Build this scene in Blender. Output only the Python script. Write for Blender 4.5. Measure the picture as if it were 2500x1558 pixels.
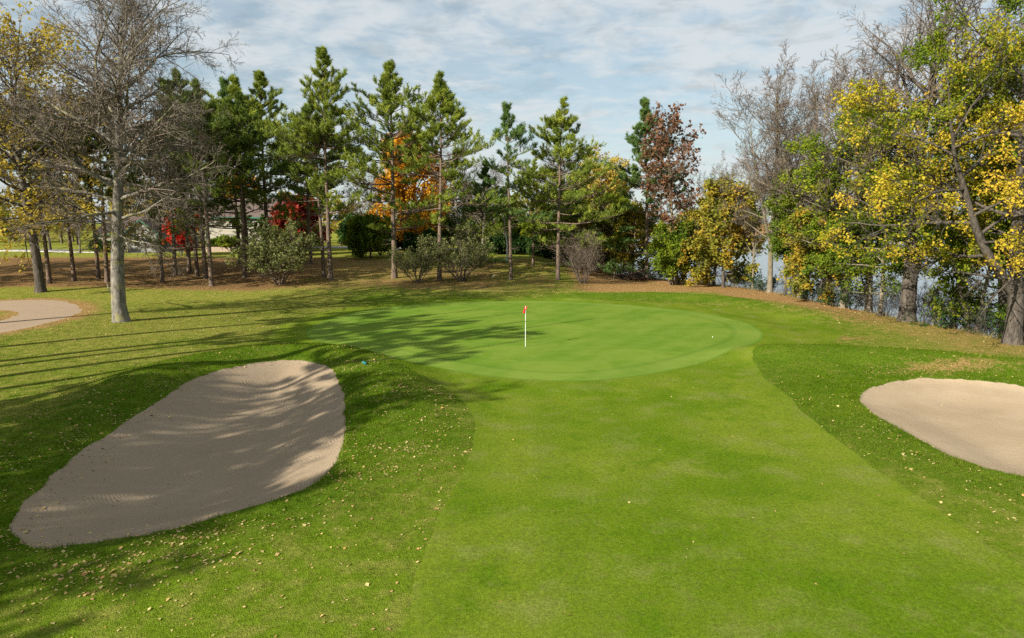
import bpy, math, random
import numpy as np
from mathutils import Vector

# ------------------------------------------------------------------ camera, sky, sun, exposure
sc = bpy.context.scene
for o in list(bpy.data.objects):
    bpy.data.objects.remove(o)
COL = sc.collection
cam_data = bpy.data.cameras.new('camera')
cam_data.sensor_width = 36.0
cam_data.lens = 24.0
cam_data.clip_start = 0.1
cam_data.clip_end = 6000
cam = bpy.data.objects.new('camera', cam_data)
COL.objects.link(cam)
cam.location = (0, 0, 6.3)
cam.rotation_euler = (math.radians(82.0), 0, 0)
sc.camera = cam

SUN_AZ = math.radians(48.0)        # shadows run towards +x +y (to the right and away)
SUN_EL = math.radians(28.0)
LIGHT_DIR = Vector((math.sin(SUN_AZ) * math.cos(SUN_EL), math.cos(SUN_AZ) * math.cos(SUN_EL), -math.sin(SUN_EL)))
sun_data = bpy.data.lights.new('sun', 'SUN')
sun_data.energy = 5.0
sun_data.angle = math.radians(0.55)
sun_data.color = (1.0, 0.93, 0.80)
sun = bpy.data.objects.new('sun', sun_data)
COL.objects.link(sun)
sun.location = (-60, -60, 60)
sun.rotation_euler = LIGHT_DIR.to_track_quat('-Z', 'Y').to_euler()

world = bpy.data.worlds.new('World')
sc.world = world
world.use_nodes = True
sc.view_settings.view_transform = 'Standard'
sc.view_settings.look = 'None'
sc.view_settings.gamma = 1.0
sc.view_settings.exposure = 0.95
sc.view_settings.use_curve_mapping = False
sc.cycles.max_bounces = 5
sc.cycles.diffuse_bounces = 2
sc.cycles.glossy_bounces = 2
sc.cycles.transparent_max_bounces = 6
sc.cycles.use_denoising = False


class NT:
    """small helper to write node trees"""
    def __init__(self, tree):
        self.t = tree
        self.n = tree.nodes
        self.l = tree.links
    def add(self, typ, **kw):
        nd = self.n.new(typ)
        for k, v in kw.items():
            if k.startswith('i_'):
                nd.inputs[k[2:].replace('_', ' ')].default_value = v
            else:
                setattr(nd, k, v)
        return nd
    def link(self, a, b):
        self.l.new(a, b)
    def val(self, sock, v):
        if hasattr(v, 'is_output'):
            self.l.new(v, sock)
        else:
            sock.default_value = v
    def math(self, op, a, b=None, c=None, clamp=False):
        nd = self.n.new('ShaderNodeMath')
        nd.operation = op
        nd.use_clamp = clamp
        self.val(nd.inputs[0], a)
        if b is not None: self.val(nd.inputs[1], b)
        if c is not None: self.val(nd.inputs[2], c)
        return nd.outputs[0]
    def mix(self, f, a, b, typ='MIX'):
        nd = self.n.new('ShaderNodeMix')
        nd.data_type = 'RGBA'
        nd.blend_type = typ
        nd.clamp_factor = True
        self.val(nd.inputs[0], f)
        for s, v in ((nd.inputs[6], a), (nd.inputs[7], b)):
            if hasattr(v, 'is_output'): self.l.new(v, s)
            else: s.default_value = (v[0], v[1], v[2], 1)
        return nd.outputs[2]
    def noise(self, vec, scale, detail=2.0, rough=0.5, dist=0.0):
        nd = self.n.new('ShaderNodeTexNoise')
        nd.inputs['Scale'].default_value = scale
        nd.inputs['Detail'].default_value = detail
        nd.inputs['Roughness'].default_value = rough
        nd.inputs['Distortion'].default_value = dist
        if vec is not None: self.l.new(vec, nd.inputs['Vector'])
        return nd.outputs[0]
    def ramp(self, f, stops, interp='LINEAR'):
        nd = self.n.new('ShaderNodeValToRGB')
        nd.color_ramp.interpolation = interp
        el = nd.color_ramp.elements
        while len(el) > 1: el.remove(el[-1])
        for i, (p, c) in enumerate(stops):
            e = el[0] if i == 0 else el.new(p)
            e.position = p
            e.color = (c[0], c[1], c[2], 1) if hasattr(c, '__len__') else (c, c, c, 1)
        self.val(nd.inputs[0], f)
        return nd.outputs[0]
    def ss(self, x, a, b):
        nd = self.n.new('ShaderNodeMapRange')
        nd.interpolation_type = 'SMOOTHSTEP'
        self.val(nd.inputs[0], x)
        nd.inputs[1].default_value = a
        nd.inputs[2].default_value = b
        return nd.outputs[0]


def build_sky():
    w = NT(world.node_tree)
    w.n.clear()
    sky = w.add('ShaderNodeTexSky', sky_type='NISHITA', sun_disc=False)
    sky.sun_elevation = SUN_EL
    sky.sun_rotation = SUN_AZ + math.pi
    sky.altitude = 300
    sky.air_density = 1.0
    sky.dust_density = 1.2
    sky.ozone_density = 1.5
    tc = w.add('ShaderNodeTexCoord')
    sep = w.add('ShaderNodeSeparateXYZ')
    w.link(tc.outputs['Generated'], sep.inputs[0])
    zc = w.math('MAXIMUM', sep.outputs[2], 0.0)
    den = w.math('ADD', zc, 0.10)
    u = w.math('DIVIDE', sep.outputs[0], den)
    v = w.math('DIVIDE', sep.outputs[1], den)
    cv = w.add('ShaderNodeCombineXYZ')
    w.link(u, cv.inputs[0]); w.link(v, cv.inputs[1]); cv.inputs[2].default_value = 3.7
    big = w.noise(cv.outputs[0], 0.8, 5, 0.6, 0.5)          # broad sheets of thin cloud
    puff = w.noise(cv.outputs[0], 4.6, 6, 0.6, 0.35)          # small heaps
    cover = w.math('ADD', w.math('MULTIPLY', big, 0.6), w.math('MULTIPLY', puff, 0.48))
    mask = w.ss(cover, 0.43, 0.62)
    sv = w.add('ShaderNodeVectorMath', operation='ADD')
    w.link(cv.outputs[0], sv.inputs[0]); sv.inputs[1].default_value = (0.06, -0.12, 1.3)
    dark = w.noise(sv.outputs[0], 3.4, 6, 0.62, 0.3)
    shade = w.ss(dark, 0.46, 0.66)
    cloud = w.mix(shade, (5.8, 6.2, 6.4), (4.5, 4.95, 5.2))
    lowband = w.ss(zc, 0.24, 0.02)
    cloud = w.mix(w.math('MULTIPLY', lowband, 0.65), cloud, (5.9, 6.35, 6.5))
    mask = w.math('MAXIMUM', mask, w.math('MULTIPLY', lowband, 0.55))
    mask = w.math('MULTIPLY_ADD', mask, 0.52, 0.42, clamp=True)
    clear = w.mix(1.0, sky.outputs[0], (0.98, 1.12, 1.04), 'MULTIPLY')
    col = w.mix(mask, clear, cloud)
    bg = w.add('ShaderNodeBackground')
    bg.inputs[1].default_value = 0.0635
    w.link(col, bg.inputs[0])
    out = w.add('ShaderNodeOutputWorld')
    w.link(bg.outputs[0], out.inputs[0])
build_sky()

# ------------------------------------------------------------------ terrain (pure numpy)
#<<T
def ss(a, b, x):
    t = np.clip((np.asarray(x, float) - a) / (b - a), 0, 1)
    return t * t * (3 - 2 * t)

def smooth_poly(pts, it=2):
    p = np.array(pts, float)
    for _ in range(it):
        q = np.roll(p, -1, 0)
        p = np.stack([p * .75 + q * .25, p * .25 + q * .75], 1).reshape(-1, 2)
    return p

def sdf(poly, x, y):
    """signed distance to a closed outline, positive inside"""
    x = np.asarray(x, float); y = np.asarray(y, float)
    shp = np.broadcast(x, y).shape
    x = np.broadcast_to(x, shp).ravel(); y = np.broadcast_to(y, shp).ravel()
    d2 = np.full(x.shape, 1e18); ins = np.zeros(x.shape, bool)
    n = len(poly)
    for i in range(n):
        ax, ay = poly[i]; bx, by = poly[(i + 1) % n]
        ex, ey = bx - ax, by - ay
        t = np.clip(((x - ax) * ex + (y - ay) * ey) / (ex * ex + ey * ey + 1e-12), 0, 1)
        d2 = np.minimum(d2, (x - ax - t * ex) ** 2 + (y - ay - t * ey) ** 2)
        c = ((ay > y) != (by > y))
        if by != ay:
            ins ^= c & (x < (bx - ax) * (y - ay) / (by - ay) + ax)
    return (np.where(ins, 1, -1) * np.sqrt(d2)).reshape(shp)

def segdist(pts, x, y):
    d2 = np.full(np.shape(x), 1e18)
    for (ax, ay), (bx, by) in zip(pts[:-1], pts[1:]):
        ex, ey = bx - ax, by - ay
        t = np.clip(((x - ax) * ex + (y - ay) * ey) / (ex * ex + ey * ey), 0, 1)
        d2 = np.minimum(d2, (x - ax - t * ex) ** 2 + (y - ay - t * ey) ** 2)
    return np.sqrt(d2)

GREEN = smooth_poly([(-11.57, 36.92), (-12.71, 42.78), (-10.74, 50.78), (-4.94, 54.52), (3.34, 55.4), (9.53, 52.59), (13.3, 48.86), (15.09, 43.69), (14.95, 41.07), (14.49, 38.59), (12.84, 35.14), (9.49, 31.06), (6.03, 28.12), (3.29, 26.77), (0.83, 26.91), (-1.72, 28.04), (-4.67, 30.59), (-8.39, 34.43)])
FAIR = smooth_poly([(1.65, 56.2), (10.0, 54.6), (16.0, 51.6), (19.6, 46.0), (19.8, 39.5), (16.4, 35.2), (13.2, 33.6), (11.2, 31.8), (10.5, 28.6), (10.14, 24.6), (9.63, 20.74), (9.4, 17.73), (9.47, 14.3), (9.41, 11.78), (9.2, 7), (9.3, -25), (-4, -25), (-2.2, 4), (-1.6, 9.68), (-1.7, 11.64), (-1.55, 14.3), (-1.2, 17.41), (-1.04, 19.9), (-1.4, 22.64), (-2.3, 24.9), (-4.24, 27.65), (-7.19, 31.84), (-9.86, 34.43), (-11.93, 35.63), (-14.1, 38.02), (-14.64, 45.62), (-11.9, 52.6), (-5.02, 56.4)])
BUNKER_L = smooth_poly([(-10.58, 13.6), (-9.74, 12.8), (-9.09, 12.63), (-8.54, 12.89), (-7.77, 13.16), (-7.01, 13.56), (-6.31, 14.09), (-5.63, 14.74), (-5.01, 15.56), (-4.67, 16.75), (-4.7, 17.93), (-5.28, 20.91), (-5.96, 23.72), (-6.9, 26.7), (-7.88, 28.84), (-8.99, 30.13), (-10.3, 30.4), (-11.41, 29.52), (-12.18, 28.04), (-12.54, 26.48), (-12.55, 24.97), (-12.13, 22.08), (-12.0, 20.14), (-11.9, 18.3), (-11.72, 17.14), (-11.5, 16.11), (-11.1, 15.43), (-11.21, 14.93), (-10.87, 14.13)])
BUNKER_R = smooth_poly([(12.6, 24.18), (13.19, 25.03), (14.4, 26.14), (15.93, 26.91), (17.34, 26.91), (18.36, 26.35), (19.62, 25.54), (20.23, 23.44), (18.51, 20.31), (15.39, 17.11), (13.63, 16.11), (12.86, 16.44), (12.19, 17.2), (11.97, 18.3), (11.95, 20.23), (12.05, 22.03), (12.32, 23.49)])
PATH = smooth_poly([(-75, 46), (-58, 50.5), (-46.06, 52.9), (-41.14, 54.52), (-38.0, 55.6), (-34.6, 53.6), (-31.6, 50.0), (-29.6, 45.62), (-28.98, 41.9), (-29.42, 38.0), (-30.5, 33), (-34, 24), (-42, 6), (-45.5, 7), (-37.5, 25), (-33.6, 35), (-32.3, 41.2), (-33.2, 45.2), (-34.8, 48.0), (-37.6, 50.3), (-42.46, 48.9), (-58, 46.3), (-75, 42)])
LAKE = np.array([(28, -300), (27.2, -20), (26.8, 15), (26.9, 33), (27.0, 40), (26.0, 46), (24.8, 55.5), (24.3, 62), (22.4, 69), (18.5, 76.5), (13.6, 84), (11.0, 95), (12, 115), (20, 150), (10, 230), (-80, 330), (-160, 420), (-100, 470), (200, 490), (700, 520), (1300, 300), (1300, -300)], float)
WATER_Z = -1.8
LIP = [(5.5, 57.2), (12.15, 58.2), (16.8, 55.2), (20.2, 50.8), (21.0, 46)]
MOUND_R = [(12.6, 31.6), (15.4, 31.4), (18.0, 30.2), (21.5, 28.2), (24, 26)]

def bank_height(x, y, dl):
    return -3.4 * ss(-0.4, 4.2, dl) - 1.5 * ss(4, 30, dl)

def H(x, y):
    x = np.asarray(x, float); y = np.asarray(y, float)
    dl = sdf(LAKE, x, y)
    db = sdf(BUNKER_L, x, y)
    dr = sdf(BUNKER_R, x, y)
    dg = sdf(GREEN, x, y)
    z = 2.2 * ss(50, 98, y) * (1 - ss(1, 15, x - 0.05 * (y - 80)))
    z = z + 0.10 * np.sin(x * .21 + 1.0) * np.sin(y * .17 + .5) * (1 - ss(-2.5, -.5, dg)) * ss(4, 8, -dl)
    # grassed mounds
    z = z + 0.42 * np.exp(-(segdist(LIP, x, y) / 1.9) ** 2) * (1 - ss(-.8, .4, dg))
    z = z + 0.60 * np.exp(-(segdist(MOUND_R, x, y) / 2.2) ** 2)
    back = ss(17, 27, y) * 0.85 + 0.12
    z = z + 0.55 * back * np.exp(-((np.maximum(-db, 0) - 1.9) / 1.7) ** 2) * (db < 0) * (1 - ss(-1.2, 0.2, dg))
    z = z + 0.55 * back * math.exp(-(1.9 / 1.7) ** 2) * (db >= 0) * np.exp(-(db / 1.2) ** 2)
    # sand hollows with a small turf lip
    for d, dep in ((db, .42), (dr, .35)):
        z = z - 0.13 * ss(-.02, .26, d) - dep * ss(0.1, 2.6, d)
    z = z + bank_height(x, y, dl)
    z = z + 3.6 * ss(0, 60, -dl) * ss(380, 470, y)            # far shore rises from the water
    return z
#T>>

# ------------------------------------------------------------------ mesh helpers
def make_mesh(name, V, T=None, Q=None, mat=None, smooth=True):
    V = np.asarray(V, np.float32).reshape(-1, 3)
    T = np.zeros((0, 3), np.int32) if T is None else np.asarray(T, np.int32).reshape(-1, 3)
    Q = np.zeros((0, 4), np.int32) if Q is None else np.asarray(Q, np.int32).reshape(-1, 4)
    me = bpy.data.meshes.new(name)
    me.vertices.add(len(V))
    me.vertices.foreach_set('co', V.ravel())
    loops = np.concatenate([Q.ravel(), T.ravel()])
    me.loops.add(len(loops))
    me.loops.foreach_set('vertex_index', loops)
    npoly = len(Q) + len(T)
    me.polygons.add(npoly)
    st = np.concatenate([np.arange(len(Q)) * 4, len(Q) * 4 + np.arange(len(T)) * 3]).astype(np.int32)
    me.polygons.foreach_set('loop_start', st)
    me.polygons.foreach_set('use_smooth', np.full(npoly, smooth, bool))
    me.update(calc_edges=True)
    if mat: me.materials.append(mat)
    return me

def obj(name, me, parent=None, loc=None):
    o = bpy.data.objects.new(name, me)
    COL.objects.link(o)
    if parent is not None: o.parent = parent
    if loc is not None: o.location = loc
    return o

def tag(o, label=None, cat=None, group=None, kind=None):
    if label: o['label'] = label
    if cat: o['category'] = cat
    if group: o['group'] = group
    if kind: o['kind'] = kind
    return o

def thing(name, label, cat, loc=(0, 0, 0), rz=0.0, group=None, scale=None):
    o = bpy.data.objects.new(name, None)
    o.empty_display_size = 0.3
    COL.objects.link(o)
    o.location = loc
    o.rotation_euler = (0, 0, rz)
    if scale is not None: o.scale = scale if hasattr(scale, '__len__') else (scale,) * 3
    return tag(o, label, cat, group)

class Geo:
    """collects vertices and faces"""
    def __init__(self):
        self.V, self.T, self.Q, self.n = [], [], [], 0
    def add(self, V, T=None, Q=None):
        V = np.asarray(V, float).reshape(-1, 3)
        if T is not None and len(T): self.T.append(np.asarray(T, int).reshape(-1, 3) + self.n)
        if Q is not None and len(Q): self.Q.append(np.asarray(Q, int).reshape(-1, 4) + self.n)
        self.V.append(V); self.n += len(V)
        return self
    def box(self, c, s, rz=0.0):
        sx, sy, sz = s[0] / 2, s[1] / 2, s[2] / 2
        v = np.array([(x, y, z) for z in (-sz, sz) for y in (-sy, sy) for x in (-sx, sx)])
        ca, sa = math.cos(rz), math.sin(rz)
        v = np.stack([v[:, 0] * ca - v[:, 1] * sa, v[:, 0] * sa + v[:, 1] * ca, v[:, 2]], 1) + np.array(c)
        return self.add(v, Q=[(0, 2, 3, 1), (4, 5, 7, 6), (0, 1, 5, 4), (2, 6, 7, 3), (0, 4, 6, 2), (1, 3, 7, 5)])
    def prism(self, pts, y0, y1):
        """outline in x-z extruded along y"""
        n = len(pts)
        v = [(p[0], y0, p[1]) for p in pts] + [(p[0], y1, p[1]) for p in pts]
        q = [(i, (i + 1) % n, n + (i + 1) % n, n + i) for i in range(n)]
        t = [(0, i + 1, i) for i in range(1, n - 1)] + [(n, n + i, n + i + 1) for i in range(1, n - 1)]
        return self.add(v, T=t, Q=q)
    def mesh(self, name, mat, smooth=True):
        V = np.concatenate(self.V) if self.V else np.zeros((0, 3))
        T = np.concatenate(self.T) if self.T else None
        Q = np.concatenate(self.Q) if self.Q else None
        return make_mesh(name, V, T, Q, mat, smooth)
    def size(self):
        return sum(len(t) for t in self.T) + 2 * sum(len(q) for q in self.Q)

def nrm(a):
    return a / (np.linalg.norm(a, axis=-1, keepdims=True) + 1e-9)

def tubes(geo, P, R, sides):
    """P (n,m,3) centre lines, R (n,m) radii"""
    n, m, _ = P.shape
    T = np.empty_like(P)
    T[:, 1:-1] = P[:, 2:] - P[:, :-2]
    T[:, 0] = P[:, 1] - P[:, 0]
    T[:, -1] = P[:, -1] - P[:, -2]
    T = nrm(T)
    ref = np.where(np.abs(T[:, :1, 2:3]) > .8, np.array([1., 0, 0]), np.array([0, 0, 1.]))
    U = nrm(np.cross(T, np.broadcast_to(ref, T.shape)))
    W = np.cross(T, U)
    a = np.arange(sides) / sides * 2 * math.pi
    ring = (np.cos(a)[None, None, :, None] * U[:, :, None] + np.sin(a)[None, None, :, None] * W[:, :, None])
    V = P[:, :, None] + ring * R[:, :, None, None]
    idx = np.arange(n * m * sides).reshape(n, m, sides)
    nx = np.roll(idx, -1, 2)
    Q = np.stack([idx[:, :-1], nx[:, :-1], nx[:, 1:], idx[:, 1:]], -1).reshape(-1, 4)
    geo.add(V.reshape(-1, 3), Q=Q)

def ribbons(geo, P, R, rs):
    """very thin twigs: one strip each, turned at random"""
    n, m, _ = P.shape
    T = nrm(P[:, -1] - P[:, 0])
    U = nrm(np.cross(T, rs.normal(0, 1, T.shape)))
    V = np.stack([P - U[:, None] * R[..., None] * 1.25, P + U[:, None] * R[..., None] * 1.25], 2)
    idx = np.arange(n * m * 2).reshape(n, m, 2)
    Q = np.stack([idx[:, :-1, 0], idx[:, :-1, 1], idx[:, 1:, 1], idx[:, 1:, 0]], -1).reshape(-1, 4)
    geo.add(V.reshape(-1, 3), Q=Q)

# ------------------------------------------------------------------ materials
MATS = {}
def new_mat(name):
    m = bpy.data.materials.new(name)
    m.use_nodes = True
    t = NT(m.node_tree)
    t.n.clear()
    MATS[name] = m
    return m, t

def finish(t, shader, bump=None):
    out = t.add('ShaderNodeOutputMaterial')
    t.link(shader, out.inputs[0])

def principled(t, col, rough=.7, spec=.3, normal=None, metallic=0.0):
    p = t.add('ShaderNodeBsdfPrincipled')
    t.val(p.inputs['Base Color'], col if hasattr(col, 'is_output') else (col[0], col[1], col[2], 1))
    t.val(p.inputs['Roughness'], rough)
    p.inputs['Specular IOR Level'].default_value = spec
    p.inputs['Metallic'].default_value = metallic
    if normal is not None: t.link(normal, p.inputs['Normal'])
    return p.outputs[0]

def bump(t, h, strength, dist):
    b = t.add('ShaderNodeBump')
    b.inputs['Strength'].default_value = strength
    b.inputs['Distance'].default_value = dist
    t.link(h, b.inputs['Height'])
    return b.outputs[0]

def attr(t, name):
    a = t.add('ShaderNodeAttribute')
    a.attribute_name = name
    return a.outputs['Fac']

def leaf_mat(name, stops, trans=.35, patch=.5, pscale=.35, rough=.65, spec=.12, zgrad=None):
    m, t = new_mat(name)
    g = t.add('ShaderNodeNewGeometry')
    tc = t.add('ShaderNodeTexCoord')
    n = t.noise(tc.outputs['Object'], pscale, 2, .5)
    n = t.ss(n, .3, .7)
    f = t.math('ADD', t.math('MULTIPLY', g.outputs['Random Per Island'], 1 - patch), t.math('MULTIPLY', n, patch))
    if zgrad:
        sp = t.add('ShaderNodeSeparateXYZ')
        t.link(tc.outputs['Object'], sp.inputs[0])
        f = t.math('SUBTRACT', f, t.math('MULTIPLY', t.ss(sp.outputs[2], zgrad[0], zgrad[1]), zgrad[2]))
    c = t.ramp(f, stops)
    p = principled(t, c, rough, spec)
    tr = t.add('ShaderNodeBsdfTranslucent')
    tint = t.mix(1.0, c, (1.1, 1.12, .75), 'MULTIPLY')
    t.link(tint, tr.inputs[0])
    mx = t.add('ShaderNodeMixShader')
    mx.inputs[0].default_value = trans
    t.link(p, mx.inputs[1]); t.link(tr.outputs[0], mx.inputs[2])
    finish(t, mx.outputs[0])
    return m

def bark_mat(name, c1, c2, scale=6.0, stretch=.25, lichen=None, bmp=.6):
    m, t = new_mat(name)
    tc = t.add('ShaderNodeTexCoord')
    mp = t.add('ShaderNodeMapping')
    mp.inputs['Scale'].default_value = (1, 1, stretch)
    t.link(tc.outputs['Object'], mp.inputs[0])
    n = t.noise(mp.outputs[0], scale, 5, .65, .3)
    n2 = t.noise(tc.outputs['Object'], scale * .22, 3, .6)
    c = t.mix(t.ss(n, .3, .72), c1, c2)
    if lichen:
        c = t.mix(t.math('MULTIPLY', t.ss(n2, .5, .66), .75), c, lichen)
    b = bump(t, n, bmp, .05)
    finish(t, principled(t, c, .9, .1, b))
    return m

def plain_mat(name, col, rough=.6, spec=.3, var=.12, scale=4.0, metallic=0.0, bmp=0.0):
    m, t = new_mat(name)
    tc = t.add('ShaderNodeTexCoord')
    n = t.noise(tc.outputs['Object'], scale, 4, .6)
    lo = tuple(c * (1 - var) for c in col)
    hi = tuple(min(1, c * (1 + var)) for c in col)
    c = t.mix(n, lo, hi)
    nb = bump(t, n, bmp, .02) if bmp else None
    finish(t, principled(t, c, rough, spec, nb, metallic))
    return m

def ground_mats():
    # rough and litter
    m, t = new_mat('rough_grass')
    g = t.add('ShaderNodeNewGeometry')
    pos = g.outputs['Position']
    n1 = t.noise(pos, .33, 4, .6)
    n2 = t.noise(pos, 1.9, 4, .6)
    n3 = t.noise(pos, 11, 3, .6)
    n4 = t.noise(pos, 42, 2, .6)
    lush = t.mix(t.ss(n1, .35, .65), (0.0672, 0.126, 0.0084), (0.0966, 0.1554, 0.0118))
    lush = t.mix(t.ss(n2, .45, .75), lush, (0.1302, 0.1638, 0.0235))
    dry = t.mix(t.ss(n2, .3, .7), (.150, .185, .022), (.260, .240, .055))
    c = t.mix(t.ss(t.math('ADD', attr(t, 'dry'), t.math('MULTIPLY', t.math('SUBTRACT', n2, .5), .9)), .2, .85), lush, dry)
    semi = t.mix(t.ss(n2, .4, .7), (.108, .165, .011), (.178, .195, .034))
    c = t.mix(attr(t, 'semi'), c, semi)
    lit = t.ramp(n4, [(.25, (.155, .088, .036)), (.48, (.31, .185, .074)), (.62, (.40, .255, .105)), (.8, (.50, .35, .16))])
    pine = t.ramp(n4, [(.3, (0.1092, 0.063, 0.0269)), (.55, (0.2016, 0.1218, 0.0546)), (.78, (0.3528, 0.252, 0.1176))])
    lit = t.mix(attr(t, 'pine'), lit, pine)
    la = t.math('ADD', attr(t, 'litter'), t.math('ADD', t.math('MULTIPLY', t.math('SUBTRACT', n2, .5), .8), t.math('MULTIPLY', t.math('SUBTRACT', n3, .5), .9)))
    c = t.mix(t.ss(la, .3, .75), c, lit)
    fine = t.ramp(t.math('ADD', t.math('MULTIPLY', n4, .5), t.math('MULTIPLY', n3, .5)), [(.3, .45), (.5, 1.0), (.7, 1.5)])
    c = t.mix(1.0, c, fine, 'MULTIPLY')
    h = t.math('ADD', t.math('MULTIPLY', n3, .5), n4)
    finish(t, principled(t, c, .95, .0, bump(t, h, .8, .06)))

    # fairway
    m, t = new_mat('fairway_grass')
    g = t.add('ShaderNodeNewGeometry')
    pos = g.outputs['Position']
    n1 = t.noise(pos, .16, 4, .6, .5)
    n2 = t.noise(pos, .75, 4, .6)
    n3 = t.noise(pos, 7, 3, .6)
    n4 = t.noise(pos, 38, 3, .7)
    n5 = t.noise(pos, 13, 4, .75)
    n6 = t.noise(pos, 2.6, 3, .6)
    c = t.mix(t.ss(n1, .36, .62), (0.0867, 0.1461, 0.0067), (0.1382, 0.1807, 0.0163))
    c = t.mix(t.math('MULTIPLY', t.ss(n2, .48, .72), .7), c, (0.1728, 0.1883, 0.0477))
    c = t.mix(t.math('MULTIPLY', t.ss(n2, .47, .27), .75), c, (0.0625, 0.1268, 0.0047))
    col = attr(t, 'collar')
    c = t.mix(t.math('MULTIPLY', col, .45), c, (0.1153, 0.1796, 0.0136))
    wv = t.add('ShaderNodeTexWave', bands_direction='X')
    wv.inputs['Scale'].default_value = .14
    wv.inputs['Distortion'].default_value = 1.5
    wv.inputs['Detail Scale'].default_value = .3
    t.link(pos, wv.inputs['Vector'])
    c = t.mix(t.math('MULTIPLY', wv.outputs['Fac'], .16), c, (0.054, 0.1078, 0.0061))
    fine = t.ramp(n4, [(.2, .55), (.5, 1.0), (.8, 1.4)])
    c = t.mix(1.0, c, fine, 'MULTIPLY')
    grain = t.ramp(n5, [(.25, .58), (.5, 1.0), (.75, 1.42)])
    c = t.mix(1.0, c, grain, 'MULTIPLY')
    c = t.mix(t.math('MULTIPLY', t.ss(n6, .55, .75), .35), c, (0.0977, 0.102, 0.0255))
    c = t.mix(t.math('MULTIPLY', t.ss(n3, .52, .75), .4), c, (0.1442, 0.1437, 0.0402))
    finish(t, principled(t, c, .95, .0, bump(t, n4, .55, .03)))

    # putting green
    m, t = new_mat('green_turf')
    g = t.add('ShaderNodeNewGeometry')
    pos = g.outputs['Position']
    n1 = t.noise(pos, .28, 4, .6, .6)
    n2 = t.noise(pos, 1.6, 4, .62, .4)
    n4 = t.noise(pos, 55, 2, .6)
    c = t.mix(t.ss(n1, .36, .64), (0.0934, 0.1706, 0.0144), (0.1384, 0.2038, 0.0251))
    c = t.mix(t.math('MULTIPLY', t.ss(n2, .5, .75), .55), c, (0.16, 0.2205, 0.0358))
    c = t.mix(t.math('MULTIPLY', t.ss(n2, .45, .25), .45), c, (0.0761, 0.1481, 0.0117))
    mp = t.add('ShaderNodeMapping'); mp.inputs['Rotation'].default_value = (0, 0, .55)
    t.link(pos, mp.inputs[0])
    wv = t.add('ShaderNodeTexWave', bands_direction='X')
    wv.inputs['Scale'].default_value = .21
    wv.inputs['Distortion'].default_value = .8
    wv.inputs['Detail Scale'].default_value = .4
    t.link(mp.outputs[0], wv.inputs['Vector'])
    c = t.mix(t.math('MULTIPLY', wv.outputs['Fac'], .22), c, (0.153, 0.225, 0.0416))
    e = attr(t, 'edge')
    ring = t.math('MULTIPLY', t.ss(e, 1.55, 1.35), t.ss(e, .05, .2))
    c = t.mix(t.math('MULTIPLY', ring, .20), c, (0.1754, 0.232, 0.048))
    c = t.mix(t.math('MULTIPLY', t.math('MULTIPLY', t.ss(e, 1.85, 1.7), t.ss(e, 1.35, 1.5)), .25), c, (0.0632, 0.125, 0.016))
    c = t.mix(t.math('MULTIPLY', t.ss(e, .22, .05), .5), c, (0.0612, 0.13, 0.0128))
    fine = t.ramp(n4, [(.25, .86), (.75, 1.14)])
    c = t.mix(1.0, c, fine, 'MULTIPLY')
    finish(t, principled(t, c, .9, .03, bump(t, n4, .25, .01)))

    # sand, raked
    m, t = new_mat('sand')
    g = t.add('ShaderNodeNewGeometry')
    pos = g.outputs['Position']
    n1 = t.noise(pos, .5, 4, .6)
    n2 = t.noise(pos, 5, 4, .65)
    n3 = t.noise(pos, 30, 4, .7)
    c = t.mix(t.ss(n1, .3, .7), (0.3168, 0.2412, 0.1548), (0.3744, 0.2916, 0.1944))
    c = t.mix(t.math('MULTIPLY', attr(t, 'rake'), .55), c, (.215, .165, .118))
    c = t.mix(t.math('MULTIPLY', t.ss(n2, .5, .8), .4), c, (0.288, 0.216, 0.144))
    wob = t.add('ShaderNodeVectorMath', operation='MULTIPLY_ADD')
    nv = t.add('ShaderNodeTexNoise'); nv.inputs['Scale'].default_value = .45
    t.link(pos, nv.inputs['Vector'])
    t.link(nv.outputs[1], wob.inputs[0]); wob.inputs[1].default_value = (3, 3, 0); t.link(pos, wob.inputs[2])
    mp = t.add('ShaderNodeMapping'); mp.inputs['Location'].default_value = (7.4, -19.3, 0)
    t.link(wob.outputs[0], mp.inputs[0])
    wv = t.add('ShaderNodeTexWave', wave_type='RINGS', rings_direction='Z')
    wv.inputs['Scale'].default_value = 2.6
    wv.inputs['Distortion'].default_value = 1.0
    wv.inputs['Detail'].default_value = 3
    t.link(mp.outputs[0], wv.inputs['Vector'])
    rk = t.math('MULTIPLY', wv.outputs['Fac'], t.math('MULTIPLY', attr(t, 'rake'), t.ss(n1, .35, .6)))
    h = t.math('ADD', t.math('MULTIPLY', rk, .6), t.math('ADD', t.math('MULTIPLY', n2, .9), t.math('MULTIPLY', n3, .5)))
    finish(t, principled(t, c, .95, .05, bump(t, h, .4, .05)))

    m, t = new_mat('path_gravel')
    g = t.add('ShaderNodeNewGeometry')
    n1 = t.noise(g.outputs['Position'], .8, 4, .6)
    n2 = t.noise(g.outputs['Position'], 25, 3, .6)
    c = t.mix(n1, (0.272, 0.2014, 0.1394), (0.336, 0.2584, 0.1836))
    c = t.mix(t.ss(n2, .55, .8), c, (0.4, 0.304, 0.1904))
    finish(t, principled(t, c, .95, .05, bump(t, n2, .4, .02)))

    m, t = new_mat('lake_water')
    g = t.add('ShaderNodeNewGeometry')
    mp = t.add('ShaderNodeMapping'); mp.inputs['Scale'].default_value = (1, 1.6, 1)
    t.link(g.outputs['Position'], mp.inputs[0])
    n1 = t.noise(mp.outputs[0], 1.3, 4, .6)
    finish(t, principled(t, (.10, .14, .19), .12, .5, bump(t, n1, .35, .12)))

    m, t = new_mat('asphalt')
    g = t.add('ShaderNodeNewGeometry')
    n1 = t.noise(g.outputs['Position'], .5, 4, .6)
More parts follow.
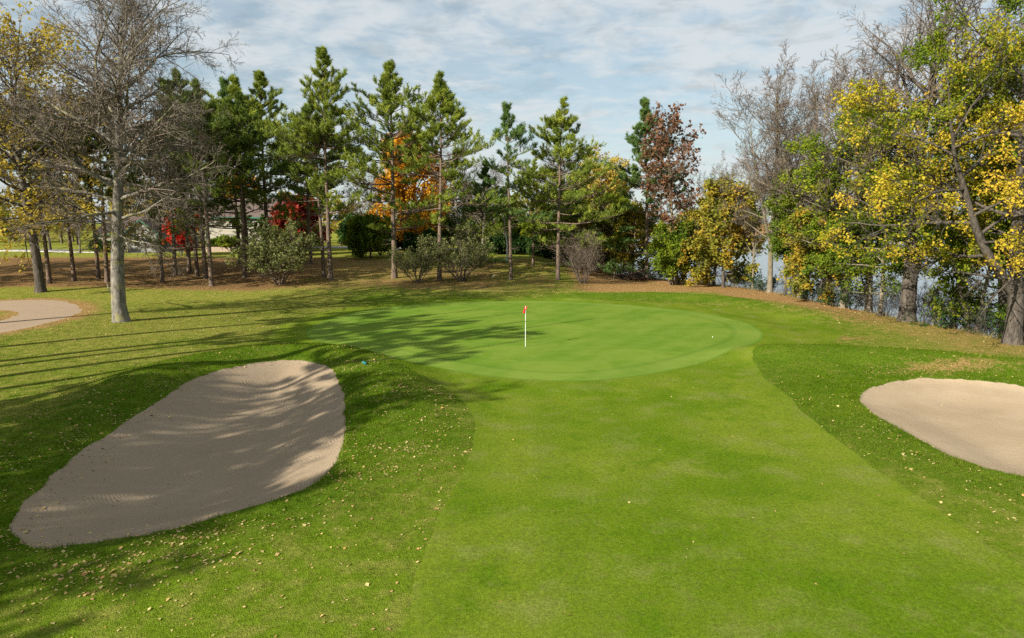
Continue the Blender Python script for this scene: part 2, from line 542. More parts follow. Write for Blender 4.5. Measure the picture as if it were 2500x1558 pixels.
    n2 = t.noise(g.outputs['Position'], 20, 3, .6)
    c = t.mix(n1, (0.176, 0.172, 0.168), (0.24, 0.232, 0.224))
    finish(t, principled(t, c, .9, .1, bump(t, n2, .3, .02)))
ground_mats()

def blade_mat(name, stops, trans=.3, tuft=9.0, amp=.6):
    m, t = new_mat(name)
    g = t.add('ShaderNodeNewGeometry')
    n = t.noise(g.outputs['Position'], .55, 3, .6)
    f = t.math('ADD', t.math('MULTIPLY', g.outputs['Random Per Island'], .55), t.math('MULTIPLY', t.ss(n, .3, .7), .45))
    c = t.ramp(f, stops)
    c = t.mix(t.math('MULTIPLY', attr(t, 'dry'), .8), c, (0.188, 0.176, 0.056))
    t1 = t.noise(g.outputs['Position'], tuft, 3, .7)
    c = t.mix(1.0, c, t.ramp(t1, [(.3, 1 - amp), (.5, 1.0), (.7, 1 + amp)]), 'MULTIPLY')
    d = t.add('ShaderNodeBsdfDiffuse'); t.link(c, d.inputs[0])
    tr = t.add('ShaderNodeBsdfTranslucent'); t.link(c, tr.inputs[0])
    mx = t.add('ShaderNodeMixShader'); mx.inputs[0].default_value = trans
    t.link(d.outputs[0], mx.inputs[1]); t.link(tr.outputs[0], mx.inputs[2])
    finish(t, mx.outputs[0])
    return m
blade_mat('rough_blade', [(0.1, (0.0501, 0.0992, 0.0028)), (.5, (0.0826, 0.1383, 0.0042)), (.8, (0.1179, 0.1623, 0.0090)), (1, (0.1768, 0.1863, 0.0295))])
blade_mat('fairway_blade', [(0.1, (0.0814, 0.1541, 0.0074)), (.5, (0.1316, 0.2027, 0.0132)), (.85, (0.1897, 0.231, 0.0332)), (1, (0.2788, 0.2755, 0.0887))], tuft=12.0, amp=.45)
blade_mat('bank_blade', [(0, (.11, .11, .025)), (.5, (.24, .20, .07)), (1, (.42, .33, .15))])
leaf_mat('fallen_leaf', [(0, (.20, .11, .045)), (.25, (.36, .23, .09)), (.5, (.47, .36, .14)), (.72, (.55, .46, .20)), (.88, (.44, .24, .08)), (1, (.60, .52, .30))], .15, .15, .3, .7, .2)
leaf_mat('pine_needle', [(0, (0.0859, 0.1256, 0.0228)), (.4, (0.1785, 0.2314, 0.0329)), (.75, (0.2909, 0.3372, 0.0455)), (1, (0.41, 0.41, 0.0696))], .25, .5, .55)
leaf_mat('dark_needle', [(0, (0.0603, 0.0959, 0.0212)), (.6, (0.1289, 0.1785, 0.0304)), (1, (0.2578, 0.2975, 0.0455))], .2, .5, .55)
leaf_mat('blue_needle', [(0, (0.0595, 0.1125, 0.0329)), (.6, (0.1256, 0.2049, 0.0531)), (1, (0.2248, 0.3107, 0.0696))], .25, .5, .55)
leaf_mat('maple_leaf', [(0, (.13, .19, .016)), (.25, (.28, .29, .018)), (.45, (.44, .36, .028)), (.7, (.58, .43, .045)), (.9, (.66, .43, .05)), (1, (.48, .26, .04))], .4, .55, .3, zgrad=(8, 14, .32))
leaf_mat('lime_leaf', [(0, (.075, .130, .012)), (.4, (.145, .21, .016)), (.72, (.25, .29, .022)), (.9, (.40, .38, .03)), (1, (.55, .44, .04))], .4, .6, .25)
leaf_mat('green_leaf', [(0, (.060, .105, .010)), (.4, (.115, .175, .014)), (.7, (.20, .25, .02)), (1, (.34, .34, .035))], .4, .55, .3)
leaf_mat('olive_leaf', [(0, (.095, .12, .022)), (.35, (.20, .20, .030)), (.6, (.32, .28, .035)), (.8, (.48, .33, .04)), (1, (.55, .26, .04))], .4, .6, .4)
leaf_mat('gold_leaf', [(0, (.20, .145, .03)), (.35, (.40, .30, .05)), (.7, (.52, .40, .07)), (1, (.58, .50, .13))], .4, .5, .3)
leaf_mat('orange_leaf', [(0, (.28, .10, .012)), (.4, (.50, .22, .015)), (.75, (.60, .32, .02)), (1, (.62, .40, .05))], .4, .5, .3)
leaf_mat('red_leaf', [(0, (.26, .015, .012)), (.5, (.52, .035, .02)), (.85, (.66, .075, .03)), (1, (.66, .16, .06))], .4, .4, .6)
leaf_mat('crimson_leaf', [(0, (.14, .018, .016)), (.5, (.28, .035, .028)), (.85, (.38, .07, .04)), (1, (.40, .15, .06))], .4, .5, .5)
leaf_mat('russet_leaf', [(0, (.085, .042, .028)), (.45, (.155, .075, .042)), (.8, (.22, .115, .058)), (1, (.25, .16, .07))], .3, .45, .5)
leaf_mat('bush_leaf', [(0, (.070, .085, .028)), (.45, (.130, .150, .050)), (.8, (.21, .225, .075)), (1, (.36, .36, .15))], .35, .4, .5)
leaf_mat('hedge_leaf', [(0, (.016, .042, .010)), (.6, (.035, .080, .016)), (1, (.08, .13, .025))], .3, .5, .5)
bark_mat('grey_bark', (0.088, 0.0784, 0.0656), (0.264, 0.24, 0.204), 7, .35, (0.24, 0.224, 0.096))
bark_mat('pine_bark', (.075, .055, .042), (.21, .155, .115), 9, .3)
bark_mat('dark_bark', (.045, .038, .032), (.13, .11, .09), 8, .3)
bark_mat('tan_bark', (0.1008, 0.0828, 0.0612), (0.2448, 0.2088, 0.1584), 8, .25, (0.1728, 0.1656, 0.072))
bark_mat('twig_grey', (.105, .085, .066), (.215, .178, .140), 3, 1, None, .2)
bark_mat('twig_brown', (.085, .065, .05), (.19, .15, .115), 3, 1, None, .2)
bark_mat('twig_dark', (.035, .030, .026), (.09, .078, .065), 3, 1, None, .2)
bark_mat('birch_bark', (.45, .43, .40), (.78, .76, .72), 6, 1.5)

# ------------------------------------------------------------------ ground sheets
def axis(segs):
    out = []
    for a, b, st in segs:
        out.append(np.arange(a, b, st))
    return np.concatenate(out)
GX = np.concatenate([[-2500, -1400, -800, -500, -350, -250, -190, -150, -120], axis([(-100, -60, 2), (-60, -34, 1.1), (-34, 30, .3), (30, 60, 1.5), (60, 120, 6), (120, 400, 30)]), [400, 600, 900, 1400, 2500]])
GY = np.concatenate([[-900, -400, -200, -120, -80, -50, -30], axis([(-20, 8, 1.0), (8, 62, .3), (62, 100, .9), (100, 140, 1.5), (140, 220, 5), (220, 520, 12)]), [520, 600, 800, 1200, 2000, 3500]])
XX, YY = np.meshgrid(GX, GY, indexing='ij')
ZZ = H(XX, YY)
D_GREEN, D_FAIR = sdf(GREEN, XX, YY), sdf(FAIR, XX, YY)
D_BL, D_BR = sdf(BUNKER_L, XX, YY), sdf(BUNKER_R, XX, YY)
D_PATH, D_LAKE = sdf(PATH, XX, YY), sdf(LAKE, XX, YY)

def wnoise(x, y, s, seed):
    """cheap smooth value noise for layout masks"""
    r = np.random.RandomState(seed)
    tab = r.rand(64, 64)
    u, v = x / s, y / s
    iu, iv = np.floor(u).astype(int), np.floor(v).astype(int)
    fu, fv = u - iu, v - iv
    fu, fv = fu * fu * (3 - 2 * fu), fv * fv * (3 - 2 * fv)
    g = lambda a, b: tab[a % 64, b % 64]
    return (g(iu, iv) * (1 - fu) + g(iu + 1, iv) * fu) * (1 - fv) + (g(iu, iv + 1) * (1 - fu) + g(iu + 1, iv + 1) * fu) * fv

def litter_fn(x, y, dl, dp):
    """leaf cover on the rough: under the pines, along the bank, beside the path"""
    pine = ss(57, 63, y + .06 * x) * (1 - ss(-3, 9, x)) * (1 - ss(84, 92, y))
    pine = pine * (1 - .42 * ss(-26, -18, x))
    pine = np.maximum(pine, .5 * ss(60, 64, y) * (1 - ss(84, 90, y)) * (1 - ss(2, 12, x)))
    bank = ss(-8.0, -3.5, dl) * ss(26, 36, y)
    bank = bank * (.55 + .45 * ss(44, 54, y))
    back = ss(60.5, 63, y) * ss(3, 9, x) * .9
    side = np.exp(-(np.maximum(-dp - .1, 0) / 1.6) ** 2) * .75 * (x < -20)
    sandR = .6 * np.exp(-((x - 18.5) / 3.6) ** 2 - ((y - 28) / 1.1) ** 2)
    patch = .55 * np.exp(-((x - 19.2) / 2.2) ** 2 - ((y - 37.5) / 1.3) ** 2)
    n = wnoise(x, y, 3.0, 5) * .4 - .2
    return np.clip(np.maximum.reduce([pine, bank, back, side, sandR, patch]) + n * .5, 0, 1), np.clip(pine, 0, 1)

def dry_fn(x, y, dl, db, dr):
    """0 = lush long grass (round the bunkers and mounds), 1 = straw-coloured"""
    d = .42 + .36 * ss(28, 42, y) * (1 - ss(-18, -9, x)) + .30 * np.exp(-((x + 24) / 9) ** 2 - ((y - 27) / 7) ** 2)
    d = d + .35 * ss(-12, -4, dl) * ss(25, 40, y) + .15 * ss(56, 62, y)
    near = np.exp(-(np.maximum(-db - .8, 0) / 2.3) ** 2) + np.exp(-(np.maximum(-dr - 1.0, 0) / 2.2) ** 2)
    d = d * (1 - np.clip(near, 0, 1)) + (wnoise(x, y, 4, 9) - .45) * .4 + (wnoise(x, y, 1.3, 10) - .5) * .2
    d = d + .45 * np.exp(-(np.maximum(-sdf(FAIR, x, y), 0) / 2.0)) * ss(18.5, 14, y)
    d = d - .6 * np.exp(-(segdist(LIP, x, y) / 2.0) ** 2) - .6 * np.exp(-(segdist(MOUND_R, x, y) / 2.2) ** 2)
    return np.clip(d, 0, 1)

JIT = (wnoise(XX, YY, .55, 41) - .5) + (wnoise(XX, YY, 1.7, 42) - .5)
D_FAIR = D_FAIR + .13 * JIT * (D_GREEN < -.9)
D_BL = D_BL + .14 * JIT
D_BR = D_BR + .12 * JIT
D_PATH = D_PATH + .3 * JIT
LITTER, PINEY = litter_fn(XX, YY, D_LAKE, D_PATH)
DRY = dry_fn(XX, YY, D_LAKE, D_BL, D_BR)
SEMI = np.clip(ss(20.5, 16.0, YY) * np.exp(np.minimum(D_FAIR, 0) / 4.5) + .7 * ss(14.5, 11.5, YY) + .8 * ss(15.5, 12.5, YY) * (XX > 5) + .9 * np.exp(np.minimum(D_FAIR, 0) / 2.2) * ss(14, 16, XX) * ss(34.5, 37, YY) * ss(56, 50, YY), 0, 1) * (1 - np.exp(-(np.maximum(-D_BL - .4, 0) / 1.3) ** 2)) * (1 - np.exp(-(np.maximum(-D_BR - .6, 0) / 1.6) ** 2))

def gsample(F, x, y):
    """bilinear look-up on the ground grid"""
    i = np.clip(np.searchsorted(GX, x) - 1, 0, len(GX) - 2)
    j = np.clip(np.searchsorted(GY, y) - 1, 0, len(GY) - 2)
    u = (x - GX[i]) / (GX[i + 1] - GX[i]); v = (y - GY[j]) / (GY[j + 1] - GY[j])
    return (F[i, j] * (1 - u) + F[i + 1, j] * u) * (1 - v) + (F[i, j + 1] * (1 - u) + F[i + 1, j + 1] * u) * v

def gz(x, y):
    return float(gsample(ZZ, np.array([float(x)]), np.array([float(y)]))[0])

def cut(V, T, d):
    """split triangles along d = 0; V columns are all interpolated"""
    s = d[T] > 0
    k = s.sum(1)
    ins, outs = [T[k == 3]], [T[k == 0]]
    newV = []
    edge = {}
    base = len(V)
    def mid(a, b):
        key = (a, b) if a < b else (b, a)
        if key not in edge:
            t = d[a] / (d[a] - d[b])
            edge[key] = base + len(newV)
            newV.append(V[a] * (1 - t) + V[b] * t)
        return edge[key]
    ti, to = [], []
    for tri, sg, kk in zip(T[(k == 1) | (k == 2)], s[(k == 1) | (k == 2)], k[(k == 1) | (k == 2)]):
        lone = int(np.argmax(sg)) if kk == 1 else int(np.argmin(sg))
        a, b, c = int(tri[lone]), int(tri[(lone + 1) % 3]), int(tri[(lone + 2) % 3])
        ab, ac = mid(a, b), mid(a, c)
        one = [(a, ab, ac)]
        two = [(ab, b, c), (ab, c, ac)]
        (ti if kk == 1 else to).extend(one)
        (to if kk == 1 else ti).extend(two)
    if ti: ins.append(np.array(ti))
    if to: outs.append(np.array(to))
    V2 = np.vstack([V, np.array(newV)]) if newV else V
    return V2, np.vstack(ins), np.vstack(outs)

def build_ground():
    nx, ny = len(GX), len(GY)
    cols = [XX, YY, ZZ, D_GREEN, D_FAIR, D_BL, D_BR, D_PATH, LITTER, PINEY, DRY, SEMI]
    V = np.stack([c.ravel() for c in cols], 1)
    idx = np.arange(nx * ny).reshape(nx, ny)
    a, b, c, d = idx[:-1, :-1].ravel(), idx[1:, :-1].ravel(), idx[1:, 1:].ravel(), idx[:-1, 1:].ravel()
    flip = (np.add.outer(np.arange(nx - 1), np.arange(ny - 1)).ravel() % 2).astype(bool)
    T = np.concatenate([np.stack([a, b, c], 1)[~flip], np.stack([a, c, d], 1)[~flip], np.stack([a, b, d], 1)[flip], np.stack([b, c, d], 1)[flip]])
    pieces = {}
    rest = T
    for name, col in (('bl', 5), ('br', 6), ('green', 3), ('fair', 4), ('path', 7)):
        V, ins, rest = cut(V, rest, V[:, col].copy())
        pieces[name] = ins
    pieces['ground'] = rest
    def emit(key, oname, mat, attrs, label):
        T = pieces[key]
        used, inv = np.unique(T.ravel(), return_inverse=True)
        W = V[used]
        me = make_mesh(oname, W[:, :3], inv.reshape(-1, 3), None, MATS[mat])
        for an, vals in attrs(W).items():
            at = me.attributes.new(an, 'FLOAT', 'POINT')
            at.data.foreach_set('value', vals.astype(np.float32))
        o = obj(oname, me)
        tag(o, label, None, None, 'structure')
        return o
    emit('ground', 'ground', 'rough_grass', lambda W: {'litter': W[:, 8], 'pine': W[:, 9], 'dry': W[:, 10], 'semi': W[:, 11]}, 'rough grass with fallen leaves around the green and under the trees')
    emit('fair', 'fairway', 'fairway_grass', lambda W: {'collar': np.clip(1 - np.abs(W[:, 3] + .5) / .55, 0, 1)}, 'mown yellow-green fairway running from the foreground to the putting green')
    emit('green', 'putting_green', 'green_turf', lambda W: {'edge': W[:, 3]}, 'smooth oval putting green around the red flag')
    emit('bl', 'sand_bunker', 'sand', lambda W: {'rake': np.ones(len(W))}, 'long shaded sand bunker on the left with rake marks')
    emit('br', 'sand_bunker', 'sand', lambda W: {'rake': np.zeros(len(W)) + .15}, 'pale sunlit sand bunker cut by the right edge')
    emit('path', 'cart_path', 'path_gravel', lambda W: {}, 'bending tan cart path beside the bare tree on the left')
build_ground()

def build_water():
    g = Geo()
    xs = np.concatenate([np.linspace(5, 120, 24), [200, 400, 800, 1400]])
    ys = np.concatenate([[-280, -100], np.linspace(0, 130, 27), [200, 300, 420, 520]])
    xs = np.concatenate([[-200, -120, -60], xs])
    X, Y = np.meshgrid(xs, ys, indexing='ij')
    idx = np.arange(X.size).reshape(X.shape)
    Q = np.stack([idx[:-1, :-1], idx[1:, :-1], idx[1:, 1:], idx[:-1, 1:]], -1).reshape(-1, 4)
    # keep the sheet to the lake itself
    cx = X.ravel()[Q].mean(1); cy = Y.ravel()[Q].mean(1)
    Q = Q[sdf(LAKE, cx, cy) > -12]
    g.add(np.stack([X.ravel(), Y.ravel(), np.full(X.size, WATER_Z)], 1), Q=Q)
    o = obj('lake_water', g.mesh('lake_water', MATS['lake_water']))
    tag(o, 'pale grey-blue lake glimpsed behind the trees on the right', None, None, 'structure')
build_water()

# ------------------------------------------------------------------ tree growth
def grow(rs, S, D, L, R, nseg, wob, trop, rend):
    n = len(S)
    P = np.empty((n, nseg + 1, 3)); P[:, 0] = S
    d = nrm(np.array(D, float))
    step = (L / nseg)[:, None]
    up = np.zeros((n, 3)); up[:, 2] = 1
    tr = np.broadcast_to(np.asarray(trop, float), (n,))[:, None]
    for i in range(nseg):
        d = nrm(d + rs.normal(0, wob, (n, 3)) + up * tr)
        P[:, i + 1] = P[:, i] + d * step
    RR = R[:, None] * (1 - (1 - rend) * np.linspace(0, 1, nseg + 1)[None] ** 1.1)
    return P, RR

def along(P, RR, bi, t):
    m = P.shape[1] - 1
    f = np.clip(t, 0, .9999) * m
    i = f.astype(int); u = (f - i)[:, None]
    p = P[bi, i] * (1 - u) + P[bi, i + 1] * u
    tg = nrm(P[bi, i + 1] - P[bi, i])
    r = RR[bi, i] * (1 - u[:, 0]) + RR[bi, i + 1] * u[:, 0]
    return p, tg, r

def side_dirs(rs, tg, ang, az=None):
    n = len(tg)
    ref = np.where(np.abs(tg[:, 2:3]) > .8, np.array([1., 0, 0]), np.array([0, 0, 1.]))
    u = nrm(np.cross(tg, ref)); w = np.cross(tg, u)
    if az is None: az = rs.uniform(0, 2 * math.pi, n)
    perp = np.cos(az)[:, None] * u + np.sin(az)[:, None] * w
    return np.cos(ang)[:, None] * tg + np.sin(ang)[:, None] * perp

def spawn(rs, P, RR, L, k, t0, t1, a0, a1, ratio, rratio, tip=.55, rmin=.004):
    n = len(P)
    if np.isscalar(k): k = np.full(n, k, int)
    bi = np.repeat(np.arange(n), k)
    off = np.concatenate([np.arange(c) for c in k]) if len(k) else np.zeros(0)
    t = t0 + (t1 - t0) * (off + rs.uniform(0, 1, len(bi))) / np.maximum(1, np.repeat(k, k))
    p, tg, r = along(P, RR, bi, t)
    ang = np.radians(rs.uniform(a0, a1, len(bi)))
    d = side_dirs(rs, tg, ang)
    rel = (t - t0) / (t1 - t0 + 1e-9)
    ln = L[bi] * ratio * (1 - (1 - tip) * rel) * rs.uniform(.65, 1.25, len(bi))
    return p, d, ln, np.maximum(r * rratio, rmin)

def leaves(rs, geo, p, size, flat=.5, fold=.25, elong=1.25):
    """leaf: two triangles folded along the midrib"""
    n = len(p)
    nr = rs.normal(0, 1, (n, 3)); nr[:, 2] = np.abs(nr[:, 2]) + flat * 2
    nr = nrm(nr)
    a = nrm(np.cross(nr, rs.normal(0, 1, (n, 3))))
    b = np.cross(nr, a)
    s = (size * rs.uniform(.45, 1.45, n))[:, None]
    v0 = p - a * s * elong * .5
    v2 = p + a * s * elong * .5
    v1 = p + b * s * .5 + nr * s * fold
    v3 = p - b * s * .5 + nr * s * fold
    V = np.stack([v0, v1, v2, v3], 1).reshape(-1, 3)
    i = np.arange(n)[:, None] * 4
    geo.add(V, T=np.concatenate([i + [0, 1, 2], i + [0, 2, 3]], 0))

def clump(rs, p, k, spread):
    q = np.repeat(p, k, 0)
    return q + rs.normal(0, spread, q.shape)

def flare(P, RR, amt=.45, h=1.2):
    z = P[:, :, 2] - P[:, :1, 2]
    return RR * (1 + amt * np.exp(-np.maximum(z, 0) / (h * .35)))

def trunk_line(rs, height, r0, nseg=14, wob=.03, lean=(0, 0), rend=.12):
    D = np.array([[lean[0], lean[1], 1.0]])
    P, RR = grow(rs, np.array([[0., 0, -.25]]), D, np.array([height + .25]), np.array([r0]), nseg, wob, .03, rend)
    return P, RR

def roots(P, RR):
    # one extra ring close to the ground so that the base flares
    p0 = P[:, :1]; p1 = P[:, 1:2]
    a = p0 * .75 + p1 * .25
    b = p0 * .45 + p1 * .55
    P = np.concatenate([p0, a, b, P[:, 1:]], 1)
    r0 = RR[:, :1]
    RR = np.concatenate([r0 * 1.55, r0 * 1.22, r0 * 1.05, RR[:, 1:]], 1)
    return P, RR

class Tree:
    """mesh parts of a tree: trunk, branches and (if in leaf) crown"""
    def __init__(self, name, parts, height):
        self.name, self.parts, self.height = name, parts, height
        self.used = 0

def deciduous(seed, height=18, r0=.3, cb=.25, spread=6.0, n=(24, 8, 6, 4), ang=(70, 25), up=.05, low=-.02, twig='twig_grey', bark='grey_bark',
              leaf=None, lsize=.16, lper=3, lspread=.12, lprob=1.0, wob=.09, lean=(0, 0), trunk_frac=.85, forks=0, lflat=.12, ltop=1.0, lbot=0.0, profile='round', gap=None, rtwig=.006, sides=(10, 6, 4, 3, 3)):
    rs = np.random.RandomState(seed)
    gt, gb, gl = Geo(), Geo(), Geo()
    P, RR = trunk_line(rs, height * trunk_frac, r0, 14, .035, lean, .16)
    Pr, Rr = roots(P, RR)
    tubes(gt, Pr, Rr, sides[0])
    P0, R0, L0 = P, RR, np.array([height * trunk_frac])
    if forks:
        az = rs.uniform(0, 6.28) + np.arange(forks) * 2 * math.pi / forks
        t = rs.uniform(max(.12, cb * .7), cb + .12, forks)
        p, tg, r = along(P, RR, np.zeros(forks, int), t)
        d = side_dirs(rs, tg, np.radians(rs.uniform(18, 38, forks)), az)
        Lf = height * trunk_frac * (1 - t) * rs.uniform(.8, 1.05, forks)
        Pf, Rf = grow(rs, p, d, Lf, r * .72, 14, .05, .06, .10)
        tubes(gt, Pf, Rf, 8)
        P0 = np.concatenate([P, Pf]); R0 = np.concatenate([RR, Rf]); L0 = np.concatenate([L0, Lf])
    nb = len(P0)
    n1 = n[0] // nb
    bi = np.repeat(np.arange(nb), n1)
    lo = np.where(bi == 0, cb, .18)
    t = lo + (1 - lo) * ((np.tile(np.arange(n1), nb) + rs.uniform(0, 1, len(bi))) / n1)
    t = np.minimum(t, .995)
    p, tg, r = along(P0, R0, bi, t)
    az = np.tile(np.arange(n1), nb) * 2.399 + rs.uniform(-.5, .5, len(bi))
    rel = (p[:, 2] / height - cb) / (1 - cb)
    rel = np.clip(rel, 0, 1)
    a = np.radians(ang[0] + (ang[1] - ang[0]) * rel + rs.uniform(-10, 10, len(bi)))
    d = side_dirs(rs, tg, a, az)
    if profile == 'round': prof = .62 + .55 * np.sin(np.pi * np.clip(rel * .9 + .08, 0, 1)) - .45 * rel
    elif profile == 'vase': prof = .55 + .5 * rel - .45 * rel ** 3
    else: prof = 1.05 - .8 * rel
    L1 = spread * prof * rs.uniform(.7, 1.2, len(bi))
    R1 = np.minimum(r * .62, .012 + L1 * .017)
    trop = low + (up - low) * rel
    P1, RR1 = grow(rs, p, d, L1, R1, 9, wob, trop, .18)
    tubes(gt, P1, RR1, sides[1])
    q2 = spawn(rs, P1, RR1, L1, np.maximum(3, (n[1] * np.sqrt(L1 / L1.mean())).astype(int)), .18, 1.0, 28, 62, .48, .55, .5, rtwig * 1.6)
    P2, RR2 = grow(rs, *q2, 6, wob * 1.25, up * .7, .3)
    tubes(gb, P2, RR2, sides[2])
    q3 = spawn(rs, P2, RR2, q2[2], n[2], .15, 1.0, 25, 60, .48, .6, .6, rtwig * 1.15)
    P3, RR3 = grow(rs, *q3, 3, wob * 1.4, up, .4)
    if leaf: ribbons(gb, P3, RR3, rs)
    else: tubes(gb, P3, RR3, sides[3])
    lastP, lastR, lastL = P3, RR3, q3[2]
    if len(n) > 3 and n[3] > 0:
        q4 = spawn(rs, P3, RR3, q3[2], n[3], .2, 1.0, 22, 55, .55, .7, .7, rtwig)
        P4, RR4 = grow(rs, *q4, 2, wob * 1.4, up, .6)
        ribbons(gb, P4, RR4, rs)
        lastP, lastR, lastL = P4, RR4, q4[2]
    parts = [('trunk', gt.mesh('trunk', MATS[bark])), ('branches', gb.mesh('branches', MATS[twig]))]
    if leaf:
        k = np.full(len(lastP), lper)
        bi = np.repeat(np.arange(len(lastP)), k)
        t = rs.uniform(.3, 1.05, len(bi))
        p, _, _ = along(lastP, lastR, bi, t)
        p = p + rs.normal(0, lspread, p.shape)
        zr = p[:, 2] / height
        keep = (rs.rand(len(p)) < lprob) & (zr < ltop + rs.normal(0, .05, len(p))) & (zr > lbot + rs.normal(0, .04, len(p)))
        if gap is not None:
            keep &= (np.sin(1.5 * p[:, 0] + seed) + np.sin(1.3 * p[:, 1] + 2 * seed) + np.sin(1.9 * p[:, 2] + 3 * seed) + rs.normal(0, .35, len(p))) > gap
        p = p[keep]
        leaves(rs, gl, p, lsize, lflat)
        parts.append(('crown', gl.mesh('crown', MATS[leaf], False)))
    return Tree('tree', parts, height)

def pine(seed, height=20, cb=.35, w=3.6, r0=.24, nb=64, needle='pine_needle', bark='pine_bark', blades=15, tl=.31, tw=.026, droop=-8, subs=9, dead=10, tufts=4, conic=.2, lean=(0, 0), whorls=13):
    """straight trunk, whorls of level branches, bottle-brush shoots at the branch ends"""
    rs = np.random.RandomState(seed)
    gt, gb, gn = Geo(), Geo(), Geo()
    P, RR = trunk_line(rs, height, r0, 14, .012, lean, .10)
    Pr, Rr = roots(P, RR)
    tubes(gt, Pr, Rr, 9)
    wh = cb + (.975 - cb) * np.linspace(0, 1, whorls) ** .95
    wi = np.sort(rs.randint(0, whorls, nb))
    wi[:whorls * 3] = np.repeat(np.arange(whorls), 3)[:nb]
    t = wh[wi] + rs.normal(0, .016, nb)
    t = np.clip(t, cb * .95, .985)
    p, tg, r = along(P, RR, np.zeros(nb, int), t)
    rel = np.clip((t - cb) / (1 - cb), 0, 1)
    az = wi * 1.1 + rs.uniform(0, 6.28, nb)
    el = np.radians(droop + 16 * rel + 46 * rel ** 3 + rs.uniform(-7, 7, nb))
    d = np.stack([np.cos(az) * np.cos(el), np.sin(az) * np.cos(el), np.sin(el)], 1)
    prof = (1 - conic) * (.62 + .62 * np.sin(np.pi * np.clip(rel * .75 + .2, 0, 1)) - .85 * rel ** 1.5) + conic * (1.2 - 1.08 * rel)
    lobe = 1 + .35 * np.sin(az + seed + wi * .7) * (1 - rel)
    L1 = w * np.maximum(prof, .12) * lobe * rs.uniform(.38, 1.2, nb)
    R1 = np.minimum(r * .5, .014 + L1 * .013)
    P1, RR1 = grow(rs, p, d, L1, R1, 7, .05, .045, .2)
    tubes(gb, P1, RR1, 4)
    k = np.maximum(3, (subs * np.sqrt(L1 / L1.mean())).astype(int))
    q2 = spawn(rs, P1, RR1, L1, k, .30, 1.0, 28, 60, .36, .6, .55, .008)
    q2[1][:, 2] = q2[1][:, 2] * .25 + .10
    P2, RR2 = grow(rs, *q2, 4, .08, .10, .4)
    tubes(gb, P2, RR2, 3)
    # upright shoots near the twig ends, each ringed with needles
    ends, dirs = [], []
    for PP, RRx, ts in ((P1, RR1, (.80, .9, 1.0)), (P2, RR2, np.linspace(.55, 1.0, tufts))):
        for tt in ts:
            pp, tgg, _ = along(PP, RRx, np.arange(len(PP)), np.full(len(PP), tt) - rs.uniform(0, .08, len(PP)))
            ends.append(pp); dirs.append(tgg)
    top_p, top_t, _ = along(P, RR, np.zeros(5, int), np.linspace(.94, 1, 5))
    ends.append(top_p); dirs.append(top_t)
    E = np.concatenate(ends); D = nrm(np.concatenate(dirs) * .55 + np.array([0, 0, .75]) + rs.normal(0, .22, (len(E := np.concatenate(ends)), 3)))
    sl = rs.uniform(.22, .48, len(E))
    bi = np.repeat(np.arange(len(E)), blades)
    f = rs.rand(len(bi))
    rad = nrm(np.cross(D[bi], rs.normal(0, 1, (len(bi), 3))))
    dd = nrm(D[bi] * .75 + rad * rs.uniform(.45, 1.0, len(bi))[:, None])
    ln = tl * rs.uniform(.75, 1.2, len(bi))
    b0 = E[bi] + D[bi] * (sl[bi] * f)[:, None]
    side = nrm(np.cross(dd, rs.normal(0, 1, dd.shape))) * tw
    tip = b0 + dd * ln[:, None]
    V = np.stack([b0 - side, b0 + side, tip], 1).reshape(-1, 3)
    gn.add(V, T=np.arange(len(V)).reshape(-1, 3))
    if dead:
        td = rs.uniform(cb * .35, cb * 1.1, dead)
        pd, _, rd = along(P, RR, np.zeros(dead, int), td)
        azd = rs.uniform(0, 6.28, dead)
        dv = np.stack([np.cos(azd), np.sin(azd), rs.uniform(-.25, .15, dead)], 1)
        Ld = rs.uniform(.4, 1.9, dead)
        Pd, RRd = grow(rs, pd, dv, Ld, np.full(dead, .022), 5, .12, -.02, .3)
        tubes(gb, Pd, RRd, 4)
        qd = spawn(rs, Pd, RRd, Ld, 3, .3, 1, 30, 60, .4, .6, .6, .007)
        Pq, Rq = grow(rs, *qd, 3, .12, 0, .5)
        tubes(gb, Pq, Rq, 3)
    return Tree('pine_tree', [('trunk', gt.mesh('trunk', MATS[bark])), ('branches', gb.mesh('branches', MATS[bark])), ('crown', gn.mesh('crown', MATS[needle], False))], height)

